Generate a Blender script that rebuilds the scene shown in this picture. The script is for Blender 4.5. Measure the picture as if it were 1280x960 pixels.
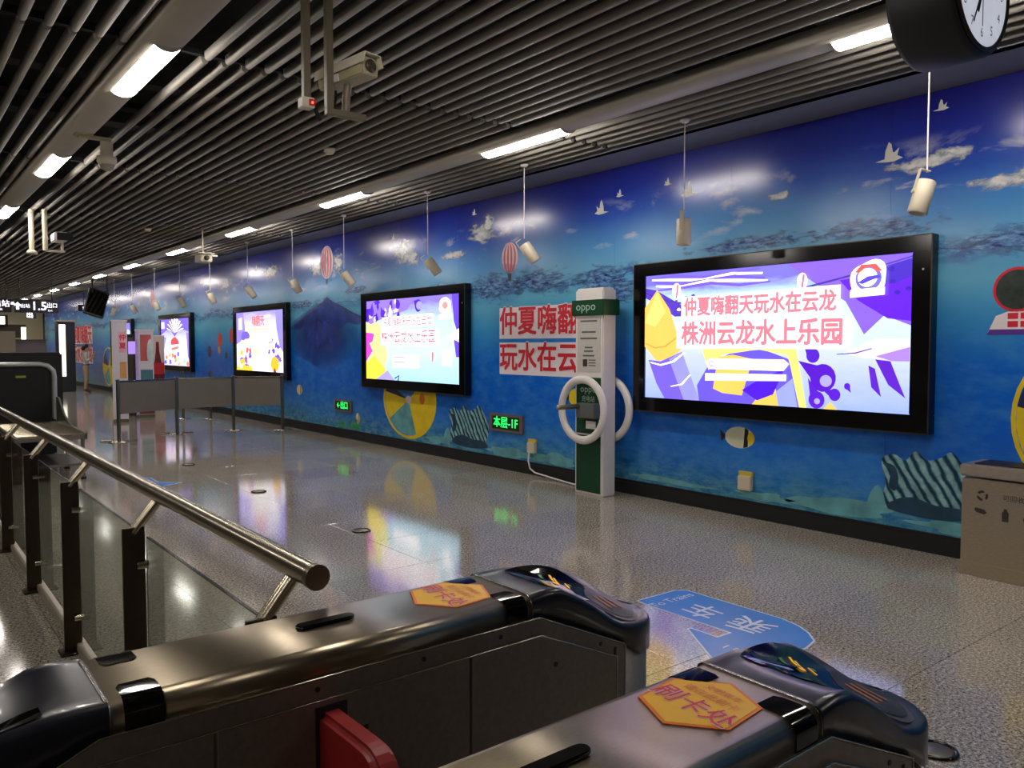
import bpy, bmesh, math, random
from mathutils import Matrix, Vector
from math import sin, cos, pi, radians as R

scene = bpy.context.scene
for o in list(bpy.data.objects): bpy.data.objects.remove(o)
COL = scene.collection
random.seed(4)

# ------------------------------------------------------------------ camera, world, exposure
cam_d = bpy.data.cameras.new('camera'); cam = bpy.data.objects.new('camera', cam_d); COL.objects.link(cam)
cam_d.sensor_fit = 'HORIZONTAL'; cam_d.sensor_width = 36.0; cam_d.lens = 36.0 * 1000 / 1280
cam_d.clip_start = 0.02; cam_d.clip_end = 200
cam.location = (0, 0, 1.65)
cam.rotation_euler = (R(90 - 2.748), 0, R(-38.417))
scene.camera = cam
wd = bpy.data.worlds.new('world'); scene.world = wd; wd.use_nodes = True
wd.node_tree.nodes['Background'].inputs[0].default_value = (0.5, 0.5, 0.5, 1)
wd.node_tree.nodes['Background'].inputs[1].default_value = 0.02
vs = scene.view_settings
vs.view_transform = 'Standard'; vs.look = 'None'; vs.gamma = 1.0; vs.use_curve_mapping = False
vs.exposure = 0.0
LAMP = 42.0        # radiance of the strip lights
SCREEN = 1.45      # radiance scale of the lit posters

# ------------------------------------------------------------------ materials
def lin(c):
    return tuple((x / 255 / 12.92) if x / 255 <= 0.04045 else ((x / 255 + 0.055) / 1.055) ** 2.4 for x in c)
MATS = {}
def mat(name, col, rough=0.5, metal=0.0, var=0.06, scale=30.0, emit=0.0, bump=0.0, spec=0.5, coat=0.0, stretch=None):
    """node material: base colour (sRGB 0-255) with a little noise; optional emission, bump, brushed stretch"""
    if name in MATS: return MATS[name]
    m = bpy.data.materials.new(name); m.use_nodes = True
    nt = m.node_tree; b = nt.nodes['Principled BSDF']
    c = lin(col)
    b.inputs['Roughness'].default_value = rough; b.inputs['Metallic'].default_value = metal
    b.inputs['Specular IOR Level'].default_value = spec
    b.inputs['Coat Weight'].default_value = coat
    tc = nt.nodes.new('ShaderNodeTexCoord'); nz = nt.nodes.new('ShaderNodeTexNoise')
    nz.inputs['Scale'].default_value = scale; nz.inputs['Detail'].default_value = 3
    if stretch:
        mp = nt.nodes.new('ShaderNodeMapping'); mp.inputs['Scale'].default_value = stretch
        nt.links.new(tc.outputs['Object'], mp.inputs[0]); nt.links.new(mp.outputs[0], nz.inputs[0])
    else:
        nt.links.new(tc.outputs['Object'], nz.inputs[0])
    rp = nt.nodes.new('ShaderNodeValToRGB')
    rp.color_ramp.elements[0].position = 0.3; rp.color_ramp.elements[1].position = 0.7
    rp.color_ramp.elements[0].color = (*[x * (1 - var) for x in c], 1)
    rp.color_ramp.elements[1].color = (*[min(1, x * (1 + var)) for x in c], 1)
    nt.links.new(nz.outputs[0], rp.inputs[0])
    nt.links.new(rp.outputs[0], b.inputs['Base Color'])
    if emit:
        nt.links.new(rp.outputs[0], b.inputs['Emission Color']); b.inputs['Emission Strength'].default_value = emit
    if bump:
        bp = nt.nodes.new('ShaderNodeBump'); bp.inputs['Strength'].default_value = bump; bp.inputs['Distance'].default_value = 0.01
        nt.links.new(nz.outputs[0], bp.inputs['Height']); nt.links.new(bp.outputs[0], b.inputs['Normal'])
    MATS[name] = m
    return m
def glow(col, k=None):
    """print on a lit poster: shines through, black base"""
    k = SCREEN if k is None else k
    n = 'lit_%d_%d_%d_%.2f' % (*col, k)
    if n in MATS: return MATS[n]
    m = mat(n, col, rough=0.25, var=0.03, scale=4, emit=k, spec=0.3)
    b = m.node_tree.nodes['Principled BSDF']
    for l in list(m.node_tree.links):
        if l.to_socket == b.inputs['Base Color']: m.node_tree.links.remove(l)
    b.inputs['Base Color'].default_value = (0.02, 0.02, 0.02, 1)
    return m

class NT:
    """tiny helper for longer node graphs"""
    def __init__(s, m): s.nt = m.node_tree; s.b = s.nt.nodes['Principled BSDF']
    def n(s, t, **kw):
        x = s.nt.nodes.new(t)
        for k, v in kw.items():
            if k.startswith('i_'): x.inputs[int(k[2:])].default_value = v
            else: setattr(x, k, v)
        return x
    def l(s, a, b): s.nt.links.new(a, b)
    def math(s, op, a, b=0.0, clamp=False):
        x = s.n('ShaderNodeMath', operation=op, use_clamp=clamp)
        for i, v in enumerate((a, b)):
            if isinstance(v, (int, float)): x.inputs[i].default_value = v
            else: s.l(v, x.inputs[i])
        return x.outputs[0]
    def ramp(s, fac, stops, interp='LINEAR'):
        x = s.n('ShaderNodeValToRGB'); cr = x.color_ramp; cr.interpolation = interp
        while len(cr.elements) < len(stops): cr.elements.new(0.5)
        for e, (p, c) in zip(cr.elements, stops):
            e.position = p; e.color = (*(lin(c) if len(c) == 3 else c[:3]), 1)
        s.l(fac, x.inputs[0]); return x.outputs[0]
    def mix(s, f, a, b, mode='MIX'):
        x = s.n('ShaderNodeMix', data_type='RGBA', blend_type=mode)
        for sock, v in ((x.inputs[0], f), (x.inputs[6], a), (x.inputs[7], b)):
            if isinstance(v, (int, float)): sock.default_value = v
            elif isinstance(v, tuple): sock.default_value = (*lin(v), 1)
            else: s.l(v, sock)
        return x.outputs[2]
    def noise(s, vec, scale, detail=4, rough=0.55, dist=0.0):
        x = s.n('ShaderNodeTexNoise'); x.inputs['Scale'].default_value = scale; x.inputs['Detail'].default_value = detail
        x.inputs['Roughness'].default_value = rough; x.inputs['Distortion'].default_value = dist
        s.l(vec, x.inputs[0]); return x.outputs[0]
    def mapping(s, vec, scale=(1, 1, 1), loc=(0, 0, 0)):
        x = s.n('ShaderNodeMapping'); x.inputs['Scale'].default_value = scale; x.inputs['Location'].default_value = loc
        s.l(vec, x.inputs[0]); return x.outputs[0]

def newmat(name):
    m = bpy.data.materials.new(name); m.use_nodes = True; MATS[name] = m; return m

def granite():
    m = newmat('polished_granite'); g = NT(m)
    geo = g.n('ShaderNodeNewGeometry'); pos = geo.outputs['Position']
    oi = g.n('ShaderNodeObjectInfo')
    sp = g.noise(pos, 62, 4, 0.75); sp2 = g.noise(pos, 120, 2, 0.5); big = g.noise(pos, 0.9, 3)
    c = g.ramp(sp, [(0.34, (66, 60, 53)), (0.45, (142, 134, 121)), (0.55, (182, 174, 160)), (0.66, (222, 214, 200))])
    d = g.ramp(sp2, [(0.34, (110, 98, 86)), (0.48, (255, 255, 255))])
    c = g.mix(0.8, c, d, 'MULTIPLY')
    v = g.math('ADD', g.math('MULTIPLY', oi.outputs['Random'], 0.14), g.math('MULTIPLY', big, 0.3))
    v = g.math('ADD', v, 0.80)
    hs = g.n('ShaderNodeHueSaturation'); g.l(v, hs.inputs['Value']); g.l(c, hs.inputs['Color'])
    g.l(hs.outputs[0], g.b.inputs['Base Color'])
    r = g.math('ADD', g.math('MULTIPLY', big, 0.07), 0.06)
    g.l(r, g.b.inputs['Roughness'])
    g.b.inputs['IOR'].default_value = 1.55
    g.b.inputs['Specular IOR Level'].default_value = 0.85
    bp = g.n('ShaderNodeBump'); bp.inputs['Strength'].default_value = 0.018; bp.inputs['Distance'].default_value = 0.02
    g.l(g.noise(pos, 3.0, 2), bp.inputs['Height']); g.l(bp.outputs[0], g.b.inputs['Normal'])
    return m

def mural():
    """printed sea and sky film: colour from height on the wall, with drifting clouds, a splashing water line and a sea bed"""
    m = newmat('mural_print'); g = NT(m)
    geo = g.n('ShaderNodeNewGeometry'); pos = geo.outputs['Position']
    sx = g.n('ShaderNodeSeparateXYZ'); g.l(pos, sx.inputs[0]); Y, Z = sx.outputs[1], sx.outputs[2]
    w = g.noise(g.mapping(pos, (0, 0.55, 0.25)), 1.0, 3)
    zz = g.math('ADD', Z, g.math('MULTIPLY', g.math('SUBTRACT', w, 0.5), 0.55))
    sky = g.ramp(g.math('DIVIDE', zz, 4.0), [(0.63, (110, 176, 214)), (0.70, (72, 142, 205)), (0.78, (36, 80, 178)), (0.84, (27, 46, 150)), (0.91, (24, 26, 118))])
    cl = g.noise(g.mapping(pos, (0, 0.9, 2.6)), 1.25, 6, 0.62, 0.3)
    clm = g.math('MULTIPLY', g.ramp(cl, [(0.56, (0, 0, 0)), (0.68, (255, 255, 255))]),
                 g.ramp(g.math('DIVIDE', Z, 4.0), [(0.66, (0, 0, 0)), (0.72, (235, 235, 235)), (0.79, (205, 205, 205)), (0.83, (0, 0, 0))]))
    sky = g.mix(clm, sky, (214, 216, 214))
    deep = g.ramp(g.math('DIVIDE', zz, 4.0), [(0.04, (40, 118, 150)), (0.12, (34, 116, 202)), (0.24, (16, 100, 210)), (0.38, (16, 110, 216)), (0.48, (58, 154, 216)), (0.56, (104, 186, 216)), (0.62, (86, 160, 208))])
    mott = g.noise(g.mapping(pos, (0, 1.4, 3.0)), 2.2, 6, 0.65)
    deep = g.mix(g.math('MULTIPLY', g.ramp(mott, [(0.42, (0, 0, 0)), (0.75, (255, 255, 255))]), 0.35), deep, (96, 172, 214))
    lgt = g.noise(g.mapping(pos, (0, 0.45, 0.2), (0, 3, 0)), 1.0, 2)
    deep = g.mix(g.math('MULTIPLY', g.ramp(lgt, [(0.35, (150, 150, 150)), (0.55, (0, 0, 0))]), 0.8), deep, (10, 58, 160))
    # sea bed near the skirting
    bed = g.noise(g.mapping(pos, (0, 2.0, 5.0)), 2.4, 7, 0.7)
    bm = g.math('MULTIPLY', g.ramp(bed, [(0.45, (0, 0, 0)), (0.6, (255, 255, 255))]), g.ramp(Z, [(0.16, (255, 255, 255)), (0.5, (130, 130, 130)), (0.75, (0, 0, 0))]))
    deep = g.mix(g.math('MULTIPLY', bm, 0.6), deep, (112, 170, 176))
    bd = g.math('MULTIPLY', g.ramp(bed, [(0.36, (255, 255, 255)), (0.44, (0, 0, 0))]), g.ramp(Z, [(0.16, (255, 255, 255)), (0.6, (0, 0, 0))]))
    deep = g.mix(g.math('MULTIPLY', bd, 0.5), deep, (14, 50, 84))
    # water line
    wl = g.noise(g.mapping(pos, (0, 0.6, 0)), 1.3, 3)
    zw = g.math('SUBTRACT', Z, g.math('ADD', 2.22, g.math('MULTIPLY', wl, 0.42)))
    under = g.math('MULTIPLY', g.math('ADD', zw, 0.012), -60, clamp=True)
    col = g.mix(under, sky, deep)
    band = g.ramp(g.math('ADD', g.math('MULTIPLY', zw, 1.6), 0.5), [(0.26, (0, 0, 0)), (0.40, (255, 255, 255)), (0.56, (255, 255, 255)), (0.70, (0, 0, 0))])
    spl = g.noise(g.mapping(pos, (0, 1.1, 3.2)), 4.2, 7, 0.72, 0.5)
    big = g.noise(g.mapping(pos, (0, 0.5, 0.3), (0, 7, 0)), 1.0, 2)
    bigm = g.ramp(big, [(0.4, (150, 150, 150)), (0.6, (255, 255, 255))])
    sm = g.math('MULTIPLY', g.math('MULTIPLY', g.ramp(spl, [(0.44, (0, 0, 0)), (0.55, (255, 255, 255))]), band), bigm)
    col = g.mix(g.math('MULTIPLY', sm, 0.85), col, (34, 48, 140))
    fo = g.math('MULTIPLY', g.math('MULTIPLY', g.ramp(g.noise(g.mapping(pos, (0, 1.6, 4.2)), 6.5, 6, 0.7), [(0.60, (0, 0, 0)), (0.70, (255, 255, 255))]), band), bigm)
    col = g.mix(g.math('MULTIPLY', fo, 0.7), col, (160, 204, 232))
    ln = g.ramp(g.math('ADD', g.math('MULTIPLY', zw, 14), 0.5), [(0.30, (0, 0, 0)), (0.42, (210, 210, 210)), (0.5, (210, 210, 210)), (0.6, (0, 0, 0))])
    col = g.mix(ln, col, (30, 60, 140))
    g.l(col, g.b.inputs['Base Color'])
    g.b.inputs['Roughness'].default_value = 0.2; g.b.inputs['Specular IOR Level'].default_value = 0.5
    return m

M_GRANITE = granite(); M_MURAL = mural()
M_GROUT = mat('grout', (58, 52, 46), 0.8)
M_SLAT = mat('baffle_grey', (146, 141, 131), 0.5, 0.0, 0.05, 3)
M_TRUNK = mat('trunk_grey', (186, 180, 166), 0.42, 0.0, 0.04, 3)
M_VOID = mat('plenum_black', (10, 10, 10), 0.9)
M_SOFFIT = mat('soffit_grey', (126, 128, 138), 0.55, 0, 0.04, 2)
M_LAMP = mat('lamp_opal', (255, 246, 238), 0.4, 0, 0.0, 2, emit=LAMP)
M_BLACK = mat('gloss_black', (5, 5, 6), 0.12)
M_MBLACK = mat('matt_black', (13, 13, 13), 0.55)
M_STEEL = mat('brushed_steel', (150, 138, 116), 0.30, 1.0, 0.10, 40, stretch=(1, 14, 14), bump=0.03)
M_STEELD = mat('dark_brushed_steel', (128, 120, 110), 0.45, 0.75, 0.10, 30, stretch=(2, 14, 2))
M_TUBE = mat('satin_tube_steel', (172, 164, 142), 0.24, 1.0, 0.06, 20)
M_POST = mat('bronze_dark_steel', (72, 62, 52), 0.38, 0.9, 0.08, 14)
M_NAVY = mat('navy_black_plastic', (24, 25, 34), 0.30, 0, 0.05, 6, coat=0.15)
M_SMOKE = mat('smoked_lens', (6, 7, 6), 0.06)
M_WHITE = mat('white_enamel', (226, 222, 218), 0.35, 0, 0.03, 5)
M_CREAM = mat('cream_plastic', (206, 196, 172), 0.45, 0, 0.04, 8)
M_GREEN = mat('bottle_green_panel', (12, 66, 40), 0.3, 0, 0.04, 5)
M_RED = mat('red_vinyl', (140, 30, 28), 0.45, 0, 0.06, 12)
M_PRINTRED = mat('print_red', (214, 34, 52), 0.4, 0, 0.04, 5)
M_PRINTWHITE = mat('print_white', (238, 228, 232), 0.4, 0, 0.03, 5)
M_GREYPANEL = mat('grey_barrier_vinyl', (118, 112, 102), 0.6, 0, 0.05, 4)
M_BEIGE = mat('beige_paint', (196, 184, 148), 0.7, 0, 0.04, 1.5)
M_GREYWALL = mat('grey_paint', (120, 116, 108), 0.7, 0, 0.05, 1.5)
M_STEELBIN = mat('bin_steel', (190, 176, 152), 0.34, 0.85, 0.08, 10, stretch=(3, 3, 14))
def glass():
    m = newmat('balustrade_glass'); b = m.node_tree.nodes['Principled BSDF']
    b.inputs['Base Color'].default_value = (0.80, 0.88, 0.82, 1); b.inputs['Transmission Weight'].default_value = 1.0
    b.inputs['Roughness'].default_value = 0.02; b.inputs['IOR'].default_value = 1.45
    return m
M_GLASS = glass()
M_GLASSEDGE = mat('glass_edge_green', (16, 30, 24), 0.2)

# ------------------------------------------------------------------ mesh helpers
class MB:
    def __init__(s): s.v = []; s.f = []; s.sm = []
    def add(s, vs, fs, smooth=False):
        o = len(s.v); s.v += [tuple(p) for p in vs]
        for f in fs: s.f.append(tuple(i + o for i in f)); s.sm.append(smooth)
        return s
    def box(s, x0, x1, y0, y1, z0, z1):
        v = [(x, y, z) for z in (z0, z1) for y in (y0, y1) for x in (x0, x1)]
        return s.add(v, [(0, 2, 3, 1), (4, 5, 7, 6), (0, 1, 5, 4), (2, 6, 7, 3), (0, 4, 6, 2), (1, 3, 7, 5)])
    def prism(s, pts, axis, a, b, smooth=False):
        """polygon pts (p,q) extruded along axis from a to b. x:(y,z) y:(x,z) z:(x,y)"""
        f = {'x': lambda p, t: (t, p[0], p[1]), 'y': lambda p, t: (p[0], t, p[1]), 'z': lambda p, t: (p[0], p[1], t)}[axis]
        n = len(pts); v = [f(p, a) for p in pts] + [f(p, b) for p in pts]
        o = len(s.v); s.v += v
        s.f.append(tuple(o + i for i in range(n))); s.sm.append(False)
        s.f.append(tuple(o + n + i for i in reversed(range(n)))); s.sm.append(False)
        for i in range(n):
            j = (i + 1) % n; s.f.append((o + i, o + n + i, o + n + j, o + j)); s.sm.append(smooth)
        return s
    def tube(s, path, r, n=12, cap=True):
        path = [Vector(p) for p in path]; rs = r if isinstance(r, (list, tuple)) else [r] * len(path)
        rings = []; up = None
        for i, p in enumerate(path):
            t = (path[min(i + 1, len(path) - 1)] - path[max(i - 1, 0)]).normalized()
            if up is None: up = t.orthogonal().normalized()
            up = (up - t * up.dot(t)); up = up.normalized() if up.length > 1e-6 else t.orthogonal().normalized()
            w = t.cross(up)
            rings.append([p + (up * cos(2 * pi * k / n) + w * sin(2 * pi * k / n)) * rs[i] for k in range(n)])
        v = [q for ring in rings for q in ring]; f = []
        for i in range(len(path) - 1):
            for k in range(n):
                a, b = i * n + k, i * n + (k + 1) % n; f.append((a, b, b + n, a + n))
        s.add(v, f, True)
        if cap:
            s.add(rings[0], [tuple(reversed(range(n)))]); s.add(rings[-1], [tuple(range(n))])
        return s
    def lathe(s, prof, c=(0, 0, 0), n=24, axis='z'):
        v = []; f = []
        for (r, h) in prof:
            for k in range(n):
                a = 2 * pi * k / n; p = (r * cos(a), r * sin(a), h)
                if axis == 'y': p = (p[0], p[2], p[1])
                if axis == 'x': p = (p[2], p[0], p[1])
                v.append((p[0] + c[0], p[1] + c[1], p[2] + c[2]))
        for i in range(len(prof) - 1):
            for k in range(n):
                a, b = i * n + k, i * n + (k + 1) % n; f.append((a, b, b + n, a + n))
        f.append(tuple(range(n))); f.append(tuple((len(prof) - 1) * n + k for k in range(n)))
        return s.add(v, f, True)
    def ring(s, c, R0, r, axis='x', n=40, m=10, flat=1.0):
        v = []; f = []
        for i in range(n):
            a = 2 * pi * i / n
            for k in range(m):
                b = 2 * pi * k / m; rr = R0 + r * cos(b); h = r * flat * sin(b)
                p = (rr * cos(a), rr * sin(a), h)
                if axis == 'x': p = (p[2], p[0], p[1])
                if axis == 'y': p = (p[0], p[2], p[1])
                v.append((p[0] + c[0], p[1] + c[1], p[2] + c[2]))
        for i in range(n):
            for k in range(m):
                f.append((i * m + k, ((i + 1) % n) * m + k, ((i + 1) % n) * m + (k + 1) % m, i * m + (k + 1) % m))
        return s.add(v, f, True)
    def sphere(s, c, r, n=16, m=10, sc=(1, 1, 1)):
        v = []; f = []
        for j in range(m + 1):
            t = pi * j / m
            for k in range(n):
                a = 2 * pi * k / n; v.append((c[0] + r * sc[0] * sin(t) * cos(a), c[1] + r * sc[1] * sin(t) * sin(a), c[2] + r * sc[2] * cos(t)))
        for j in range(m):
            for k in range(n): f.append((j * n + k, (j + 1) * n + k, (j + 1) * n + (k + 1) % n, j * n + (k + 1) % n))
        return s.add(v, f, True)
    def xf(s, M): s.v = [tuple(M @ Vector(p)) for p in s.v]; return s
    def mesh(s, name, m, bevel=0.0, seg=2):
        me = bpy.data.meshes.new(name); me.from_pydata(s.v, [], s.f)
        me.polygons.foreach_set('use_smooth', s.sm)
        bm = bmesh.new(); bm.from_mesh(me)
        if bevel:
            bmesh.ops.remove_doubles(bm, verts=bm.verts, dist=1e-6)
        bmesh.ops.recalc_face_normals(bm, faces=bm.faces)
        if bevel:
            es = [e for e in bm.edges if len(e.link_faces) == 2 and e.calc_face_angle(0) > 0.6]
            bmesh.ops.bevel(bm, geom=es, offset=bevel, segments=seg, affect='EDGES', clamp_overlap=True)
        bm.to_mesh(me); bm.free(); me.materials.append(m); return me
    def build(s, name, m, parent=None, bevel=0.0, seg=2, loc=None):
        return link(name, s.mesh(name, m, bevel, seg), parent, loc)
def link(name, me, parent=None, loc=None, mw=None):
    o = bpy.data.objects.new(name, me); COL.objects.link(o)
    if parent: o.parent = parent
    if mw is not None: o.matrix_local = mw
    elif loc: o.location = loc
    return o
def thing(name, label, cat, loc=(0, 0, 0), rz=0.0, group=None):
    o = bpy.data.objects.new(name, None); o.empty_display_size = 0.1; COL.objects.link(o)
    o.location = loc; o.rotation_euler = (0, 0, rz); return tag(o, label, cat, group)
def tag(o, label, cat, group=None):
    o['label'] = label; o['category'] = cat
    if group: o['group'] = group
    return o
def struct(o): o['kind'] = 'structure'; return o
def dup(root, loc, rz=None, label=None, group=None):
    r = root.copy(); COL.objects.link(r); r.location = loc
    if rz is not None: r.rotation_euler = (0, 0, rz)
    if label: r['label'] = label
    if group: r['group'] = group
    for ch in list(root.children):
        c = ch.copy(); COL.objects.link(c); c.parent = r
        for g2 in list(ch.children):
            d = g2.copy(); COL.objects.link(d); d.parent = c
    return r
def quadgrid(fn, nu, nv):
    v = [fn(i / nu, j / nv) for i in range(nu + 1) for j in range(nv + 1)]
    f = [(i * (nv + 1) + j, (i + 1) * (nv + 1) + j, (i + 1) * (nv + 1) + j + 1, i * (nv + 1) + j + 1) for i in range(nu) for j in range(nv)]
    return v, f

# ---- text
def text_mesh(txt, size, m, bold=0.0, extrude=0.0, sx=1.0, align='CENTER'):
    cu = bpy.data.curves.new('txt', 'FONT'); cu.body = txt; cu.size = size; 
    cu.align_x = align; cu.align_y = 'CENTER'; cu.extrude = extrude; cu.resolution_u = 2
    ob = bpy.data.objects.new('txt', cu); COL.objects.link(ob)
    bpy.context.view_layer.update()
    me = bpy.data.meshes.new_from_object(ob.evaluated_get(bpy.context.evaluated_depsgraph_get()))
    bpy.data.objects.remove(ob)
    if sx != 1.0:
        for v in me.vertices: v.co.x *= sx
    if bold > 0.004:      # heavier strokes: the same glyph outlines laid over each other a hair apart
        k = 4 if bold < 0.03 else 8; b = bold * size
        co = [v.co.copy() for v in me.vertices]; fs = [tuple(p.vertices) for p in me.polygons]
        V, F_ = [], []
        for i in range(k):
            a = 2 * pi * i / k + pi / 4; o = len(V)
            V += [(c.x + b * cos(a), c.y + b * sin(a), c.z + min(.0004, size * .0006) * i) for c in co]; F_ += [tuple(j + o for j in f) for f in fs]
        me = bpy.data.meshes.new('txt'); me.from_pydata(V, [], F_)
    me.materials.clear(); me.materials.append(m); return me
WALLX = 6.53
def m_wall(x, y, z): return Matrix(((0, 0, -1, x), (-1, 0, 0, y), (0, 1, 0, z), (0, 0, 0, 1)))      # reads along -y, faces -x
def m_front(x, y, z): return Matrix(((1, 0, 0, x), (0, 0, -1, y), (0, 1, 0, z), (0, 0, 0, 1)))     # reads along +x, faces -y
def m_floor(x, y, z): return Matrix(((0, -1, 0, x), (1, 0, 0, y), (0, 0, 1, z), (0, 0, 0, 1)))     # reads along +y, top towards -x
def poly_wall(name, pts, x, m, parent):
    """flat printed shape on a plane facing -x; pts are (y,z)"""
    me = bpy.data.meshes.new(name); me.from_pydata([(x, p[0], p[1]) for p in pts], [], [tuple(range(len(pts)))])
    bm = bmesh.new(); bm.from_mesh(me); bm.faces.ensure_lookup_table(); bm.normal_update()
    if bm.faces and bm.faces[0].normal.x > 0: bmesh.ops.reverse_faces(bm, faces=bm.faces)
    bmesh.ops.triangulate(bm, faces=bm.faces)
    bm.to_mesh(me); bm.free(); me.materials.append(m); return link(name, me, parent)
def ell(cy, cz, ry, rz, n=28, a0=0, a1=2 * pi, rot=0.0):
    k = n if abs(a1 - a0) >= 2 * pi - 1e-6 else n + 1
    out = []
    for i in range(k):
        a = a0 + (a1 - a0) * i / n; y, z = ry * cos(a), rz * sin(a)
        out.append((cy + y * cos(rot) - z * sin(rot), cz + y * sin(rot) + z * cos(rot)))
    return out
def band(pts, w):
    """thin strip polygon along a polyline"""
    L, Rr = [], []
    for i, p in enumerate(pts):
        a, b = pts[max(i - 1, 0)], pts[min(i + 1, len(pts) - 1)]
        dx, dy = b[0] - a[0], b[1] - a[1]; d = math.hypot(dx, dy) or 1
        ww = w * (0.35 + 0.65 * sin(pi * (i + 0.5) / len(pts)))
        L.append((p[0] - dy / d * ww, p[1] + dx / d * ww)); Rr.append((p[0] + dy / d * ww, p[1] - dx / d * ww))
    return L + Rr[::-1]
def blob(cy, cz, ry, rz, seed, k=5, amp=0.25, n=30):
    rnd = random.Random(seed); ph = [(rnd.uniform(0, 6.3), rnd.randint(2, 2 + k), rnd.uniform(0.3, 1)) for _ in range(4)]
    out = []
    for i in range(n):
        a = 2 * pi * i / n; r = 1 + amp * sum(w * sin(q * a + p) for p, q, w in ph) / 2
        out.append((cy + ry * r * cos(a), cz + rz * r * sin(a)))
    return out

# ------------------------------------------------------------------ room shell
TILE = 0.825; Y0T = 1.83 - 3 * TILE; X1 = WALLX
YB, YE, XL = -6.0, 46.0, -6.0
floor = struct(MB().box(XL, X1 + 0.2, YB, YE, -0.12, -0.004).build('floor', M_GROUT))
tm = MB().box(0.0015, TILE - 0.0015, 0.0015, TILE - 0.0015, -0.02, 0.0).mesh('tile', M_GRANITE, 0.0012, 1)
NR = 22; NC = 11
for i in range(NC):
    for j in range(NR):
        link('tile', tm, floor, (X1 - (i + 1) * TILE, Y0T + j * TILE, 0))
xl = X1 - NC * TILE; ye = Y0T + NR * TILE
far = MB().box(xl, X1, ye + 0.0015, YE, -0.02, 0.0).box(XL, xl - 0.0015, YB, YE, -0.02, 0.0).box(xl, X1, YB, Y0T - 0.0015, -0.02, 0.0)
far.build('far_paving', M_GRANITE, floor)

wall = struct(MB().box(X1 + 0.012, X1 + 0.25, YB, YE, -0.12, 4.6).build('wall_right', M_MBLACK))
PW = 1.5625
pm = MB().box(0, 0.012, 0.001, PW - 0.001, 0.16, 3.63).mesh('panel', M_MURAL)
for k in range(int((YE - (-3.0)) / PW) + 1):
    y = -3.0 + k * PW
    if y + PW <= YE: link('panel', pm, wall, (X1, y, 0))
struct(MB().box(X1 - 0.015, X1 + 0.012, YB, YE, 0.0, 0.13).box(X1 - 0.004, X1 + 0.012, YB, YE, 0.13, 0.158).build('baseboard_right', mat('skirting_black', (6, 6, 6), .6)))
struct(MB().box(XL - 0.2, XL, YB, YE, -0.1, 4.6).build('wall_left', M_GREYWALL))
struct(MB().box(XL - 0.2, X1 + 0.25, YB - 0.2, YB, -0.1, 4.6).build('wall_back', M_GREYWALL))
struct(MB().box(XL - 0.2, X1 + 0.25, YE, YE + 0.2, -0.1, 4.6).build('wall_front', M_BEIGE))

# ceiling: black void with hanging baffles, light trunks and a smooth soffit by the mural
ZC = 3.66
ceil = struct(MB().box(XL, X1 + 0.25, YB, YE, 4.25, 4.4).build('ceiling', M_VOID))
MB().box(6.02, X1 + 0.012, YB, YE, 3.635, 3.66).box(6.02, 6.03, YB, YE, 3.635, 3.75).build('soffit', M_SOFFIT, ceil)
bul = [(-0.025, 0.062), (-0.025, 0.024), (-0.021, 0.010), (-0.012, 0.0025), (0, 0), (0.012, 0.0025), (0.021, 0.010), (0.025, 0.024), (0.025, 0.062)]
cuts = [-2.55, 1.65, 5.88, 10.08, 14.28, 18.48, 22.68, 45.9]
xs = [1.344 - 0.1446 * k for k in range(14)] + [1.895 + 0.1446 * k for k in range(20)] + [5.31 + 0.1446 * k for k in range(5)]
for a, b in zip(cuts, cuts[1:]):
    me = MB().prism(bul, 'y', 0.034, b - a - 0.034, True).mesh('baffle', M_SLAT)
    for x in xs: link('baffle', me, ceil, (x, a, ZC))
link('carrier', (cm := MB().box(-0.75, 6.0, -0.02, 0.02, 0, 0.05).mesh('carrier', M_VOID)), ceil, (0, 1.65, ZC + 0.04))
for yc in cuts[2:-1]: link('carrier', cm, ceil, (0, yc, ZC + 0.04))
link('carrier', cm, ceil, (0, 3.8, ZC + 0.16)); link('carrier', cm, ceil, (0, 8.0, ZC + 0.16))
dk = mat('duct_dark', (46, 42, 38), 0.7)
for k, y in enumerate((2.2, 3.1, 4.6, 6.6, 7.7, 9.2, 11.2, 12.8)):
    MB().box(-0.8, 6.0, y, y + 0.12 + 0.06 * (k % 3), 3.98, 4.1).build('duct', dk, ceil)

# light trunks along the hall, each with flush strip lights
def trunk_prof(w=0.26, h=0.11, n=10):
    p = [(-w / 2, h)]
    for i in range(n + 1):
        a = pi + pi * i / n; p.append((w / 2 * cos(a) * (1 if 0 < i < n else 1), 0.045 + 0.045 * sin(a)))
    return p + [(w / 2, h)]
LX = {1: 1.53, 2: 4.955, 3: -1.90}
lamp_s = {}
def lamp_proto(length, tn):
    w = 0.205; pr = []
    for i in range(11):
        a = pi + pi * i / 10; pr.append((w / 2 * cos(a) + 0.022, 0.050 + 0.075 * sin(a)))
    return pr
tp = trunk_prof()
for k, x in LX.items():
    t = MB().prism(tp, 'y', YB, YE - 0.02, True).build('trim_%d' % k, M_TRUNK, None, loc=(x, 0, 3.60)); struct(t)
LY = {1: [1.75, 5.58, 9.38, 13.2, 16.9, 20.6, 24.3, 28.0, 31.7, 35.4, 39.1, 42.8], 2: [-2.1, 1.62, 5.45, 9.26, 13.12, 16.82, 20.6, 24.25, 27.85, 31.5, 35.2, 38.9, 42.6], 3: [-2.1, 1.7, 5.5, 9.3]}
names = {1: 'bright strip light in the grey trunk above the glass railing', 2: 'bright strip light in the grey trunk beside the mural wall', 3: 'bright strip light in the trunk behind the ticket gates'}
pr_l = lamp_proto(1.25, 0)
lamp_me = MB().prism(pr_l, 'y', 0.02, 1.23, True).mesh('diffuser', M_LAMP)
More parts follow.
